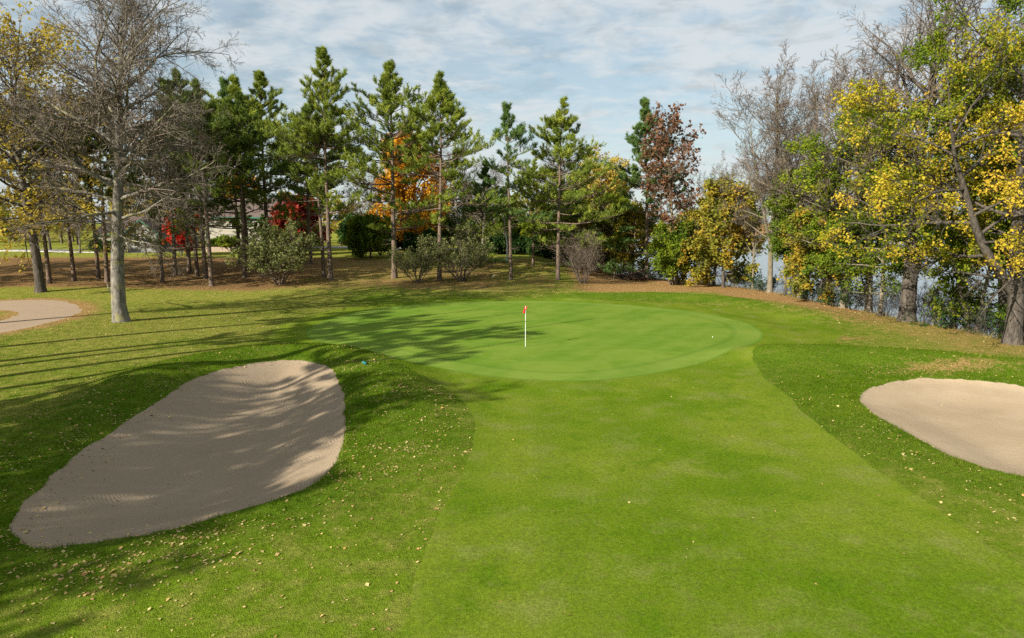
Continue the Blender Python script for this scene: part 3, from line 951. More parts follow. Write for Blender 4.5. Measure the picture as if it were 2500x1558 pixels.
def shrub(seed, height=5, stems=14, spread=(15, 50), n=(7, 5, 4), leaf=None, lsize=.09, lper=3, bark='twig_brown', twig='twig_brown', rs0=.035, lspread=.08, base=.25, lprob=1.0, wob=.09, up=.06, lbot=.12):
    rs = np.random.RandomState(seed)
    gt, gb, gl = Geo(), Geo(), Geo()
    az = np.arange(stems) * 2.399 + rs.uniform(-.3, .3, stems)
    el = np.radians(90 - rs.uniform(*spread, stems))
    d = np.stack([np.cos(az) * np.cos(el), np.sin(az) * np.cos(el), np.sin(el)], 1)
    S = np.stack([np.cos(az) * base * rs.uniform(.2, 1, stems), np.sin(az) * base * rs.uniform(.2, 1, stems), np.full(stems, -.12)], 1)
    L = height * .82 * rs.uniform(.7, 1.1, stems)
    P, RR = grow(rs, S, d, L, rs0 * rs.uniform(.6, 1.3, stems), 9, wob, up * .5, .2)
    tubes(gt, P, RR, 5)
    q1 = spawn(rs, P, RR, L, n[0], .2, 1, 22, 55, .42, .6, .5, .008)
    P1, R1 = grow(rs, *q1, 6, wob * 1.2, up, .3)
    tubes(gb, P1, R1, 4)
    q2 = spawn(rs, P1, R1, q1[2], n[1], .15, 1, 25, 60, .5, .65, .6, .006)
    P2, R2 = grow(rs, *q2, 3, wob * 1.4, up, .4)
    ribbons(gb, P2, R2, rs)
    last = (P2, R2)
    if n[2]:
        q3 = spawn(rs, P2, R2, q2[2], n[2], .2, 1, 25, 60, .55, .75, .7, .005)
        P3, R3 = grow(rs, *q3, 2, wob * 1.4, up, .6)
        ribbons(gb, P3, R3, rs)
        last = (P3, R3)
    parts = [('stems', gt.mesh('stems', MATS[bark])), ('branches', gb.mesh('branches', MATS[twig]))]
    if leaf:
        bi = np.repeat(np.arange(len(last[0])), lper)
        p, _, _ = along(last[0], last[1], bi, rs.uniform(.2, 1.05, len(bi)))
        p = p + rs.normal(0, lspread, p.shape)
        keep = (rs.rand(len(p)) < lprob) & (p[:, 2] > height * lbot)
        leaves(rs, gl, p[keep], lsize, .15)
        parts.append(('crown', gl.mesh('crown', MATS[leaf], False)))
    return Tree('shrub', parts, height)

def place(tree, name, label, cat, x, y, height, rz=0.0, group=None, wide=1.0, sink=0.0, tilt=(0, 0)):
    s = height / tree.height
    t = thing(name, label, cat, (x, y, gz(x, y) - sink), rz, group, (s * wide, s * wide, s))
    t.rotation_euler = (tilt[0], tilt[1], rz)
    for pn, me in tree.parts:
        o = obj(pn, me, t)
        if pn in ('branches', 'crown', 'stems'): o['kind'] = 'stuff'
    tree.used += 1
    return t

# ------------------------------------------------------------------ the large trees
big_bare = deciduous(11, 20.5, .46, .30, 7.4, (48, 13, 8, 6), (84, 22), .025, -.02, 'twig_grey', 'grey_bark', wob=.11, trunk_frac=.9, rtwig=.008)
place(big_bare, 'bare_tree', 'large bare grey tree with a flared trunk standing on the grass beside the cart path', 'tree', -24.9, 43.1, 20.5, 3.7)

# bare and thinly leaved deciduous kinds
bare_a = deciduous(21, 20.0, .26, .26, 5.2, (39, 10, 7, 4), (52, 20), .06, .02, 'twig_brown', 'tan_bark', wob=.09, forks=2, rtwig=.011)
bare_b = deciduous(22, 16.0, .24, .30, 4.6, (34, 9, 6, 5), (60, 24), .05, .0, 'twig_brown', 'grey_bark', wob=.11, rtwig=.011)
shade_tree = deciduous(23, 19.0, .34, .36, 6.0, (34, 9, 6, 3), (62, 24), .04, .0, 'twig_dark', 'dark_bark', leaf='gold_leaf', lsize=.26, lper=3, lprob=.85, lspread=.12, rtwig=.011)
maple = deciduous(31, 18.5, .42, .20, 5.8, (42, 10, 6, 4), (84, 26), .035, -.05, 'twig_dark', 'dark_bark', leaf='maple_leaf', lsize=.11, lper=10, gap=-.45, lbot=.24, lspread=.13, forks=2, wob=.09, rtwig=.009)
lime_a = deciduous(32, 15.0, .28, .22, 5.0, (36, 9, 6, 4), (80, 28), .04, -.03, 'twig_dark', 'tan_bark', leaf='lime_leaf', lsize=.14, lper=7, gap=-.5, lspread=.15, wob=.10, ltop=.9, lbot=.2)
green_a = deciduous(33, 12.0, .20, .20, 4.2, (30, 8, 6, 3), (80, 28), .04, -.03, 'twig_dark', 'tan_bark', leaf='green_leaf', lsize=.14, lper=8, gap=-.7, lspread=.15, lbot=.22, wob=.11)
tall_bare = deciduous(34, 20.0, .44, .30, 6.4, (40, 10, 7, 4), (62, 20), .05, .0, 'twig_brown', 'dark_bark', leaf='olive_leaf', lsize=.17, lper=2, lprob=.40, lspread=.15, ltop=.66, wob=.11, rtwig=.009)
russet = deciduous(35, 18.0, .22, .36, 3.9, (28, 8, 6, 3), (48, 24), .06, .03, 'twig_grey', 'tan_bark', leaf='russet_leaf', lsize=.24, lper=2, lprob=.48, lspread=.16, wob=.10, lean=(-.10, 0))
olive = deciduous(36, 9.5, .15, .14, 3.8, (30, 8, 5, 3), (80, 30), .04, -.02, 'twig_dark', 'dark_bark', leaf='olive_leaf', lsize=.22, lper=4, lspread=.18, wob=.11)
orange = deciduous(37, 16.0, .30, .12, 5.8, (34, 8, 6, 3), (70, 28), .04, -.01, 'twig_dark', 'dark_bark', leaf='orange_leaf', lsize=.30, lper=4, lspread=.22, wob=.10)
redtree = deciduous(38, 5.4, .10, .12, 2.2, (26, 7, 5, 2), (60, 25), .05, .0, 'twig_dark', 'dark_bark', leaf='red_leaf', lsize=.24, lper=5, lspread=.14, wob=.10)
willow = deciduous(39, 14.0, .30, .15, 4.6, (32, 8, 6, 3), (66, 25), .0, -.02, 'twig_grey', 'tan_bark', leaf='gold_leaf', lsize=.22, lper=3, lprob=.8, lspread=.2, wob=.12)

place(maple, 'maple_tree', 'golden yellow maple with a dark forked trunk at the right edge', 'tree', 26.4, 35.5, 18.7, .4)
place(lime_a, 'maple_tree', 'tall yellow-green maple behind the golden maple at the right edge', 'tree', 29.6, 40.5, 19.0, 1.7, wide=.85, sink=.3)
place(tall_bare, 'tall_tree', 'tallest bank tree, bare at the top with a thick flared trunk', 'tree', 25.7, 44.0, 21.4, 2.6, wide=1.08)
place(bare_a, 'bare_tree', 'bare grey crown rising behind the broad green and yellow tree', 'tree', 26.3, 50.0, 20.0, 5.6, wide=1.05)
place(lime_a, 'bank_tree', 'broad green and yellow leafy tree in the middle of the right bank', 'tree', 24.9, 51.0, 14.2, 3.4, wide=1.1)
place(green_a, 'bank_tree', 'low green leafy tree with a slim pale trunk left of the thick flared trunk', 'tree', 25.3, 46.6, 9.6, .8, wide=1.05)
place(green_a, 'bank_tree', 'yellowing leafy tree leaning left between the pale stems on the bank', 'tree', 24.4, 57.6, 11.0, 4.1, wide=1.0)
place(bare_a, 'bare_tree', 'tall bare tree with upswept branches above the right bank', 'tree', 23.6, 62.3, 21.0, .9, wide=.95)
place(bare_b, 'bare_tree', 'bare tree with brownish twigs behind the tall bare tree on the bank', 'tree', 25.6, 55.5, 18.5, 2.0, wide=1.05)
place(bare_b, 'bare_tree', 'slim leaning bare stem beside the tall bare tree on the bank', 'tree', 24.4, 60.6, 14.5, 3.9, wide=.6, tilt=(0, .08))
place(bare_a, 'bare_tree', 'grey bare trunk with dead side shoots among the olive bank shrubs', 'tree', 22.9, 64.8, 13.0, 5.0, wide=.6)
place(olive, 'bank_tree', 'olive and orange leafy small tree at the bend of the lake bank', 'tree', 20.9, 67.3, 10.4, 1.2)
place(olive, 'bank_tree', 'olive leafy small tree just right of the leafy column by the lake', 'tree', 18.9, 70.6, 7.6, 3.0, wide=.95)
place(olive, 'bank_tree', 'yellow leafy small tree in front of the pale stems on the bank', 'tree', 24.5, 54.2, 7.6, 5.2, wide=1.05)
place(russet, 'russet_tree', 'slender tree with sparse rust-brown leaves left of the tall bare trees', 'tree', 17.4, 71.5, 18.0, .3)
place(willow, 'willow_tree', 'golden drooping tree with pale twigs behind the bare brown shrub', 'tree', 10.2, 84.0, 14.4, 1.4)
place(orange, 'orange_tree', 'bright orange tree glowing behind the middle pines', 'tree', -13.4, 97, 16.4, .2)
place(orange, 'orange_tree', 'small patch of orange foliage above the roofs on the left', 'tree', -43.5, 112, 11.5, 2.2)
place(redtree, 'red_tree', 'small bright red tree in front of the houses', 'tree', -43.4, 90.0, 6.0, .3, wide=1.0)
crimson = Tree('tree', [(pn, me if pn != 'crown' else me.copy()) for pn, me in redtree.parts], redtree.height)
crimson.parts[2][1].materials[0] = MATS['crimson_leaf']
place(crimson, 'red_tree', 'dull crimson broad tree behind the double pine trunk', 'tree', -28.6, 92, 7.8, 1.1, wide=1.15)
place(lime_a, 'leafy_tree', 'green and yellow rounded tree right of the full pine', 'tree', 8.6, 88.0, 12.5, 1.9, wide=1.0)
place(green_a, 'leafy_tree', 'dark green tree behind the bare brown shrub', 'tree', 6.4, 84.0, 9.0, 2.5, wide=1.05)
place(orange, 'orange_tree', 'rust and orange tree right of the golden drooping tree', 'tree', 12.4, 90.0, 12.0, 4.5, wide=.8)
place(bare_b, 'bare_tree', 'hazy grey bare tree between the full pine and the golden drooping tree', 'tree', 8.0, 96.0, 15.5, 4.0)
place(olive, 'bank_tree', 'olive small tree behind the lakeside pine', 'tree', 14.2, 80.0, 8.5, .9)
place(green_a, 'leafy_tree', 'green tree between the lakeside pine and the golden drooping tree', 'tree', 11.8, 81.0, 9.5, 1.3)
place(lime_a, 'leafy_tree', 'yellow-green tree right of the bright orange tree', 'tree', -6.0, 103.0, 11.0, .7)
place(bare_a, 'bare_tree', 'pale bare tree behind the tallest pine', 'tree', -21.0, 101.0, 13.0, 3.3)
place(bare_b, 'bare_tree', 'bare tree above the brown roof behind the grove', 'tree', -50.0, 112.0, 14.0, 2.3)
place(willow, 'yellow_tree', 'yellow tree behind the pale house on the left', 'tree', -66.0, 119.0, 13.0, 2.9)
place(bare_b, 'bare_tree', 'hazy grey bare tree behind the rounded leaning pine', 'tree', -7.5, 97.0, 14.5, 5.4)
place(olive, 'bank_tree', 'dull yellow small tree behind the brush pile', 'tree', 12.6, 83.5, 7.5, 4.4)
place(bare_a, 'bare_tree', 'bare tree filling the gap right of the russet tree', 'tree', 20.6, 69.5, 13.0, 2.8, wide=.9)
place(bare_a, 'bare_tree', 'wide bare tree right of the tall bare tree on the bank', 'tree', 25.2, 58.5, 19.5, 4.1, wide=1.15)
place(bare_b, 'bare_tree', 'grey bare tree standing behind the gap left of the slim pine', 'tree', -3.9, 89, 12.0, 1.0)
yellow_left = deciduous(41, 22.0, .40, .26, 8.0, (38, 9, 6, 3), (78, 25), .035, -.03, 'twig_dark', 'dark_bark', leaf='gold_leaf', lsize=.22, lper=4, lprob=.55, lspread=.22, wob=.10)
place(yellow_left, 'yellow_tree', 'tall yellow-leaved tree with a thick dark trunk at the left edge', 'tree', -41.3, 59.6, 23.0, .6)
place(bare_b, 'bare_tree', 'bare tree reaching dark branches into the top left corner', 'tree', -35.5, 40.0, 21.5, 2.4, wide=1.1)

# trees standing left of the camera whose shadows lie across the bunker and the green
# ------------------------------------------------------------------ pines
pine_a = pine(51, 21, .33, 4.9, .27, 104)
pine_b = pine(52, 20, .24, 5.6, .26, 104, 'pine_needle', droop=-4)
pine_c = pine(53, 19, .30, 5.2, .24, 96)
pine_thin = pine(54, 16.5, .36, 2.9, .19, 60, 'blue_needle', subs=7, dead=14, blades=9)
pine_d = pine(55, 17, .20, 4.9, .22, 94, 'pine_needle')
pine_dark = pine(56, 19, .40, 4.2, .22, 80, 'dark_needle', dead=18)
pine_low = pine(57, 18.8, .08, 4.6, .22, 110, 'blue_needle', conic=.3, droop=-10)
pine_high = pine(58, 21, .62, 2.0, .37, 22, 'dark_needle', dead=16)
# trees standing left of the camera whose shadows lie across the bunker and the green
SHADE = [(-33.0, 23.0, 22, .3, 'pine', 'tall pine beyond the left edge shading the back of the green'),
         (-36.5, 18.0, 22, 1.9, 'pine', 'tall pine beyond the left edge shading the far left of the green'),
         (-35.0, 27.0, 21, 1.2, 'pine', 'tall pine beyond the left edge shading the grass beside the big bare tree'),
         (-29.5, 20.0, 22, 4.2, 'pine', 'tall pine beyond the left edge shading the middle of the green'),
         (-31.0, 15.5, 22, 2.2, 'pine', 'tall pine beyond the left edge shading the left half of the green'),
         (-27.5, 10.8, 21, 5.2, 'pine', 'tall pine beyond the left edge shading the front of the green'),
         (-24.5, 17.5, 21, 3.2, 'pine', 'tall pine beyond the left edge shading the grass before the flag'),
         (-26.5, 4.5, 15.5, .9, 'leaf', 'thinly leaved tree left of the camera shading the long bunker'),
         (-29.5, 9.5, 13.5, 4.4, 'leaf', 'thinly leaved tree beyond the left edge shading the top of the long bunker'),
         (-25.0, -1.5, 14, 2.9, 'leaf', 'thinly leaved tree behind the camera shading the near bunker corner')]
for (x, y, h, rz, k, lab) in SHADE:
    place({'bare': bare_a, 'bare2': bare_b, 'pine': pine_high, 'leaf': shade_tree}[k], 'shade_tree', lab, 'tree', x, y, h, rz)
G = 'pines behind the green'
place(pine_a, 'pine_tree', 'tallest pine of the row with a spire top above the double trunk', 'tree', -18.0, 67.7, 21.6, .4, G, wide=.9)
place(pine_dark, 'pine_tree', 'second slimmer trunk standing just behind the tallest pine', 'tree', -19.2, 69.6, 17.5, 1.4, G)
place(pine_b, 'pine_tree', 'broad pine with low branches in front of the orange tree', 'tree', -11.9, 69.0, 20.6, 2.0, G, wide=1.08, tilt=(0, .012))
place(pine_c, 'pine_tree', 'pine with a rounded leaning top right of the orange tree', 'tree', -7.2, 67.6, 19.0, 3.1, G, tilt=(0, -.02))
place(pine_thin, 'pine_tree', 'slim sparse pine with a long bare trunk near the middle', 'tree', -.1, 68.3, 16.6, .9, G)
place(pine_d, 'pine_tree', 'full pine left of the bare brown shrub with a slightly leaning trunk', 'tree', 4.7, 69.4, 17.2, 5.0, G)
place(pine_low, 'pine_tree', 'pine by the lake with green branches down to the ground', 'tree', 15.0, 76.0, 19.0, 1.2, G)
GB = 'second row of pines behind the front pines'
for x, y, h, rz, k, lab in [(-23.5, 80.0, 17.5, .5, pine_d, 'pine of the second row left of the tallest pine'),
                            (-3.6, 77.0, 11.5, 3.5, pine_low, 'low bluish pine left of the slim sparse pine'),
                            (2.4, 78.0, 11.5, 4.5, pine_d, 'low pine filling the gap between the slim pine and the full pine'),
                            (7.8, 79.0, 11.0, 5.5, pine_low, 'low pine behind the bare brown shrub'),
                            ]:
    place(k, 'pine_tree', lab, 'tree', x, y, h, rz, GB)
GL = 'pine grove on the left'
for x, y, h, rz, k, lab in [(-27.0, 76.0, 20.6, .2, pine_a, 'pine with a pointed top left of the tallest pine'),
                            (-31.8, 80.0, 20.2, 1.2, pine_thin, 'slim pine spire rising above the left grove'),
                            (-34.4, 72.8, 20.4, 2.5, pine_dark, 'dark full pine right behind the big bare tree'),
                            (-44.2, 65.1, 18.0, .5, pine_dark, 'pine stem nearest the cart path bend'),
                            (-42.9, 66.8, 17.0, 1.5, pine_dark, 'leaning thin pine stem right of the thick dark trunk'),
                            (-41.6, 68.6, 17.2, 2.5, pine_dark, 'pine stem halfway between the thick dark trunk and the big bare tree'),
                            (-39.2, 66.0, 18.0, 3.6, pine_dark, 'pine stem half hidden behind the big bare trunk'),
                            (-34.3, 66.8, 16.0, 4.5, pine_dark, 'first pine stem right of the big bare trunk'),
                            (-35.0, 70.9, 17.4, 5.5, pine_c, 'leaning pine stem left of the small red tree'),
                            (-32.6, 70.7, 17.6, .1, pine_dark, 'left stem of the three close pines'),
                            (-30.9, 68.8, 18.4, 1.1, pine_d, 'middle stem of the three close pines'),
                            (-28.5, 64.6, 18.4, 2.1, pine_dark, 'front stem of the three close pines'),
                            (-27.4, 69.9, 18.0, 3.1, pine_dark, 'thin pine stem left of the leafy round shrub'),
                            (-28.8, 74.6, 19.8, 4.1, pine_b, 'pine far behind the leafy round shrub'),
                            (-49.5, 71.0, 18.6, 5.1, pine_dark, 'pine at the far left edge behind the yellow tree'),
                            (-53.0, 62.0, 18.6, .7, pine_b, 'broad pine beyond the left edge shading the needle floor'),
                            (-63.0, 57.0, 18.5, 2.7, pine_b, 'wide pine well beyond the left edge'),
                            (-71.0, 62.0, 18.5, 5.7, pine_dark, 'dark pine at the outer left side of the grove'),
                            (-60.0, 68.0, 18.0, .9, pine_c, 'pine beyond the left edge level with the grove')]:
    place(k, 'pine_tree', lab, 'tree', x, y, h, rz, GL)

# ------------------------------------------------------------------ shrubs and small trees
bush_round = shrub(61, 6.0, 20, (8, 56), (8, 5, 4), 'bush_leaf', .14, 3, rs0=.05, base=.5, lbot=.22)
bush_sparse = shrub(62, 6.0, 16, (10, 50), (8, 6, 4), 'bush_leaf', .15, 3, rs0=.05, base=.35, lprob=.45, lbot=.2)
bush_bare = shrub(63, 5.9, 26, (4, 34), (8, 5, 4), None, rs0=.035, base=.45)
vine_col = shrub(64, 6.6, 16, (3, 26), (9, 5, 3), 'lime_leaf', .20, 5, rs0=.04, base=.3, lbot=.04, lspread=.16)
understory = shrub(65, 3.2, 18, (10, 62), (6, 5, 3), 'hedge_leaf', .12, 2, rs0=.022, base=.5, lprob=.45, bark='twig_dark', twig='twig_dark')
twiggy = shrub(66, 3.0, 20, (10, 70), (6, 5, 3), None, rs0=.02, base=.6, bark='twig_dark', twig='twig_dark')
hedge = shrub(67, 2.6, 22, (5, 55), (7, 5, 3), 'hedge_leaf', .20, 5, rs0=.03, base=.7, lbot=.0, lspread=.14)
yell_sh = shrub(68, 6.0, 16, (5, 40), (8, 5, 3), 'lime_leaf', .26, 5, rs0=.04, base=.5, lbot=.1, lspread=.18)
apple = deciduous(69, 5.2, .14, .26, 3.0, (24, 7, 5, 3), (85, 40), .03, -.04, 'twig_dark', 'dark_bark', leaf='green_leaf', lsize=.22, lper=4, lspread=.16)
place(bush_round, 'leafy_shrub', 'big round leafy shrub with pale forked stems left of the tallest pine', 'shrub', -22.3, 65.4, 6.2, .3, wide=1.2)
place(bush_sparse, 'leafy_shrub', 'small yellowish shrub at the foot of the broad pine', 'shrub', -9.1, 65.7, 5.0, 1.3, wide=.85)
place(bush_sparse, 'leafy_shrub', 'vase-shaped sparse shrub right of the rounded leaning pine', 'shrub', -5.0, 67.0, 6.4, 2.4, wide=1.0)
place(bush_bare, 'bare_shrub', 'bare brown shrub with upright stems right of the full pine', 'shrub', 7.2, 68.2, 6.0, .8)
place(vine_col, 'leafy_column', 'yellow-green leafy column beside the russet tree at the lake corner', 'shrub', 16.5, 70.2, 6.8, .5, wide=.95)
place(apple, 'apple_tree', 'low round green tree in the sunny lawn behind the pines', 'tree', -18.0, 87.1, 5.2, .2)
place(yell_sh, 'yellow_shrub', 'yellow-green tall shrub behind the slim pine', 'shrub', .2, 99, 6.2, .1, wide=1.1)
place(yell_sh, 'yellow_shrub', 'yellow-green tall shrub between the slim pine and the full pine', 'shrub', 4.2, 97, 6.0, 2.1, wide=1.1)
place(yell_sh, 'yellow_shrub', 'yellow-green tall shrub behind the full pine', 'shrub', 8.2, 93, 6.4, 4.1, wide=1.0)
GS = 'shrubs behind the sunny lawn'
for i, (x, y, h, k, lab) in enumerate([(-31.5, 104, 5.0, 0, 'yellowish shrub right of the crimson tree'), (-21.5, 103, 5.5, 1, 'dark shrub left of the orange tree trunk'), (-9.5, 104, 5.0, 0, 'yellowish shrub right of the orange tree trunk'),
                                       (-15.5, 106, 4.0, 1, 'dark shrub hiding the foot of the orange tree'), (-6.0, 101, 5.0, 2, 'grey twiggy shrub behind the vase-shaped shrub'), (-11.5, 92, 3.2, 1, 'low dark bush on the sunny lawn right of the broad pine')]):
    place((yell_sh, hedge, bush_sparse)[k], 'lawn_shrub', lab, 'shrub', x, y, h, i * 1.1, GS, wide=1.15)
GH = 'dark hedge bushes behind the rise'
for i, (x, y, h) in enumerate([(-1.6, 94, 2.9), (1.0, 93, 2.8), (3.6, 91.5, 2.9), (6.0, 90, 3.0), (8.2, 88, 3.2), (10.2, 86, 3.0)]):
    place(hedge, 'hedge_bush', ['leftmost dark green hedge bush behind the slim pine trunk', 'dark green hedge bush just right of the slim pine trunk', 'middle dark green hedge bush on the rise',
          'dark green hedge bush left of the full pine trunk', 'dark green hedge bush right of the full pine trunk', 'rightmost dark green hedge bush beside the bare brown shrub'][i], 'shrub', x, y, h, i * 1.3, GH)
GU = 'thin shrubs along the lake bank'
us = [(16.2, 75.2, 2.6, 0), (19.9, 70.0, 2.4, 0), (21.6, 68.2, 2.6, 1), (22.8, 66.2, 2.8, 0), (23.9, 63.6, 2.2, 0), (24.7, 60.0, 2.4, 1), (24.9, 57.0, 2.6, 0), (25.3, 53.6, 3.0, 1), (25.6, 51.0, 3.4, 0),
      (26.2, 48.0, 3.4, 1), (26.9, 45.0, 3.8, 1), (27.3, 42.8, 4.0, 1), (27.5, 41.2, 3.4, 0), (27.8, 38.8, 3.2, 1), (27.6, 36.6, 3.0, 0), (27.6, 34.2, 2.6, 1)]
ul = ['dark leafy shrub behind the brush pile at the lake corner', 'dark leafy undergrowth at the foot of the olive tree beside the leafy column', 'twiggy bare shrub under the olive and orange tree',
      'dark leafy undergrowth right of the olive and orange tree', 'dark leafy undergrowth at the foot of the tall bare tree', 'twiggy bare shrub under the slim leaning bare stem', 'dark leafy undergrowth beneath the yellowing tree',
      'twiggy bare shrub below the yellow leafy small tree', 'dark leafy undergrowth beneath the broad green and yellow tree', 'twiggy bare shrub at the foot of the slim pale trunk', 'twiggy bare shrub just right of the thick flared trunk',
      'tallest twiggy bare shrub in the lakeside gap', 'dark leafy undergrowth between the slim trunks in the lakeside gap', 'twiggy bare shrub left of the forked maple trunk', 'dark leafy undergrowth behind the forked maple trunk', 'twiggy bare shrub right of the forked maple trunk at the picture edge']
for i, (x, y, h, k) in enumerate(us):
    place((understory, twiggy)[k], 'bank_shrub', ul[i], 'shrub', x, y, h, i * 1.7, GU, sink=.15)
pole_tree = deciduous(71, 10, .15, .45, 2.4, (16, 6, 5, 3), (55, 25), .05, 0, 'twig_dark', 'tan_bark', leaf='lime_leaf', lsize=.2, lper=3, wob=.1)
for i, (x, y, h, rz, tl, lab) in enumerate([(27.1, 41.6, 9.5, .2, .02, 'slim upright trunk in the middle of the lakeside gap'), (27.4, 39.8, 10.5, 1.6, -.03, 'slim dark trunk left of the forked maple'),
                                            (27.6, 40.6, 8.5, 2.9, .22, 'thin stem leaning right beside the forked maple'), (25.5, 48.2, 8.0, 4.2, -.30, 'thin stem leaning left over the lake bank'),
                                            (24.7, 59.2, 11, 5.0, -.05, 'pale slim trunk among the olive bank trees')]):
    place(pole_tree, 'slim_tree', lab, 'tree', x, y, h, rz, sink=.1, tilt=(0, tl), wide=.9)
birch = deciduous(72, 9, .13, .35, 2.4, (16, 6, 5, 2), (55, 25), .05, 0, 'twig_grey', 'birch_bark', leaf='lime_leaf', lsize=.2, lper=2)
place(birch, 'birch_tree', 'white birch trunk showing just left of the slim pine', 'tree', -.6, 83, 9, .3)

# ------------------------------------------------------------------ far woods and far shore
def far_woods(name, spots, seed, mat, label, bark='twig_brown'):
    rs = np.random.RandomState(seed)
    gb, gl = Geo(), Geo()
    for x, y, z, h, w in spots:
        nl = 15
        P, RR = grow(rs, np.array([[x, y, z - .5]]), np.array([[0, 0, 1.]]), np.array([h * .85]), np.array([.25]), 5, .03, .02, .2)
        tubes(gb, P, RR, 5)
        bi = np.zeros(nl, int)
        p, tg, r = along(P, RR, bi, rs.uniform(.2, 1, nl))
        d = side_dirs(rs, tg, np.radians(rs.uniform(30, 75, nl)))
        L = w * rs.uniform(.5, 1, nl)
        P1, R1 = grow(rs, p, d, L, np.full(nl, .08), 4, .1, .06, .3)
        ribbons(gb, P1, R1, rs)
        q = spawn(rs, P1, R1, L, 6, .2, 1, 25, 60, .5, .6, .6, .03)
        P2, R2 = grow(rs, *q, 2, .12, .05, .4)
        ribbons(gb, P2, R2, rs)
        bi = np.repeat(np.arange(len(P2)), 3)
        pp, _, _ = along(P2, R2, bi, rs.uniform(.2, 1, len(bi)))
        leaves(rs, gl, pp + rs.normal(0, .35, pp.shape), .7, .4)
    o = obj(name, gl.mesh(name, MATS[mat], False))
    tag(o, label, None, None, 'stuff')
    b = obj('branches', gb.mesh('branches', MATS[bark]), o)
rsf = np.random.RandomState(5)
sp = []
for i in range(96):
    x = -200 + i * 2.2 + rsf.uniform(-2, 2); y = 126 + rsf.uniform(0, 30) + max(0, -x - 60) * .15
    if x < 9: sp.append((x, y, 2.0, rsf.uniform(7, 12), rsf.uniform(3, 4.8)))
far_woods('distant_woods', sp, 3, 'olive_leaf', 'distant mixed autumn woods behind the houses')
sp = []
for i in range(34):
    x = 20 + i * 11 + rsf.uniform(-4, 4); y = 492 + rsf.uniform(8, 60)
    sp.append((x, y, gz(x, y), rsf.uniform(6, 12), rsf.uniform(4, 7)))
far_woods('far_shore_woods', sp, 4, 'russet_leaf', 'low brown wood along the far shore of the lake')

# ------------------------------------------------------------------ grass blades and fallen leaves
def polar(rs, n, r0, r1, amax, power):
    u = rs.rand(n)
    k = 1 + power
    r = (r0 ** k + u * (r1 ** k - r0 ** k)) ** (1 / k)
    a = np.radians(rs.uniform(-amax, amax, n))
    return r * np.sin(a), r * np.cos(a), r

def blades(name, mat, label, x, y, h, w, seed, lean=.45):
    rs = np.random.RandomState(seed)
    n = len(x)
    z = gsample(ZZ, x, y) - .004
    p = np.stack([x, y, z], 1)
    az = rs.uniform(0, 6.28, n)
    s = np.stack([np.cos(az), np.sin(az), np.zeros(n)], 1) * (w * rs.uniform(.6, 1.3, n))[:, None]
    ld = rs.normal(0, lean, (n, 3)); ld[:, 2] = 1
    tip = p + nrm(ld) * (h * rs.uniform(.55, 1.25, n))[:, None]
    V = np.stack([p - s, p + s, tip], 1).reshape(-1, 3)
    me = make_mesh(name, V, np.arange(3 * n).reshape(-1, 3), None, MATS[mat], False)
    at = me.attributes.new('dry', 'FLOAT', 'POINT')
    at.data.foreach_set('value', np.repeat(gsample(DRY, x, y) if mat == 'rough_blade' else np.zeros(n), 3).astype(np.float32))
    at = me.attributes.new('semi', 'FLOAT', 'POINT')
    at.data.foreach_set('value', np.repeat(gsample(SEMI, x, y) if mat == 'rough_blade' else np.zeros(n), 3).astype(np.float32))
    return tag(obj(name, me), label, None, None, 'stuff')

def build_grass():
    rs = np.random.RandomState(77)
    x, y, r = polar(rs, 720000, 9.5, 56, 45, -.4)
    ok = (gsample(D_FAIR, x, y) < -.02) & (gsample(D_GREEN, x, y) < 0) & (gsample(D_BL, x, y) < .04) & (gsample(D_BR, x, y) < .04) & (gsample(D_PATH, x, y) < 0) & (gsample(D_LAKE, x, y) < .5)
    ok &= gsample(LITTER, x, y) < rs.uniform(.15, .95, len(x))
    x, y, r = x[ok], y[ok], r[ok]
    near = np.clip(np.maximum(np.exp(-(np.maximum(-gsample(D_BL, x, y), 0) / 3.5) ** 2), np.exp(-(np.maximum(-gsample(D_BR, x, y), 0) / 3.5) ** 2)), 0, 1)
    tuft = wnoise(x, y, .28, 3)
    h = (.035 + .045 * near) * (.35 + 1.3 * tuft)
    h = h * (1 - .55 * gsample(SEMI, x, y))
    blades('rough_grass', 'rough_blade', 'longer rough grass round the bunkers and banks', x, y, h, .0045 * (r / 12) ** .9, 78)
    # taller straw-coloured grass along the brink of the bank
    x, y = rs.uniform(8, 29, 90000), rs.uniform(30, 90, 90000)
    d = gsample(D_LAKE, x, y)
    ok = (d > -1.3) & (d < 1.6) & (wnoise(x, y, 1.1, 61) > .42) & (rs.rand(len(x)) < np.exp(-np.maximum(-d, 0) / .6))
    x, y = x[ok], y[ok]
    blades('bank_grass', 'bank_blade', 'tall dry grass along the brink of the lake bank', x, y, .18 + .38 * wnoise(x, y, .7, 62), np.full(len(x), .013), 63, .35)
    x, y, r = polar(rs, 370000, 9.5, 32, 43, -.5)
    ok = (gsample(D_FAIR, x, y) > .0) & (gsample(D_GREEN, x, y) < -.1)
    x, y, r = x[ok], y[ok], r[ok]
    blades('fairway_blades', 'fairway_blade', 'short mown fairway grass', x, y, np.full(len(x), .022), .0048 * (r / 12) ** .9, 79, .7)
build_grass()

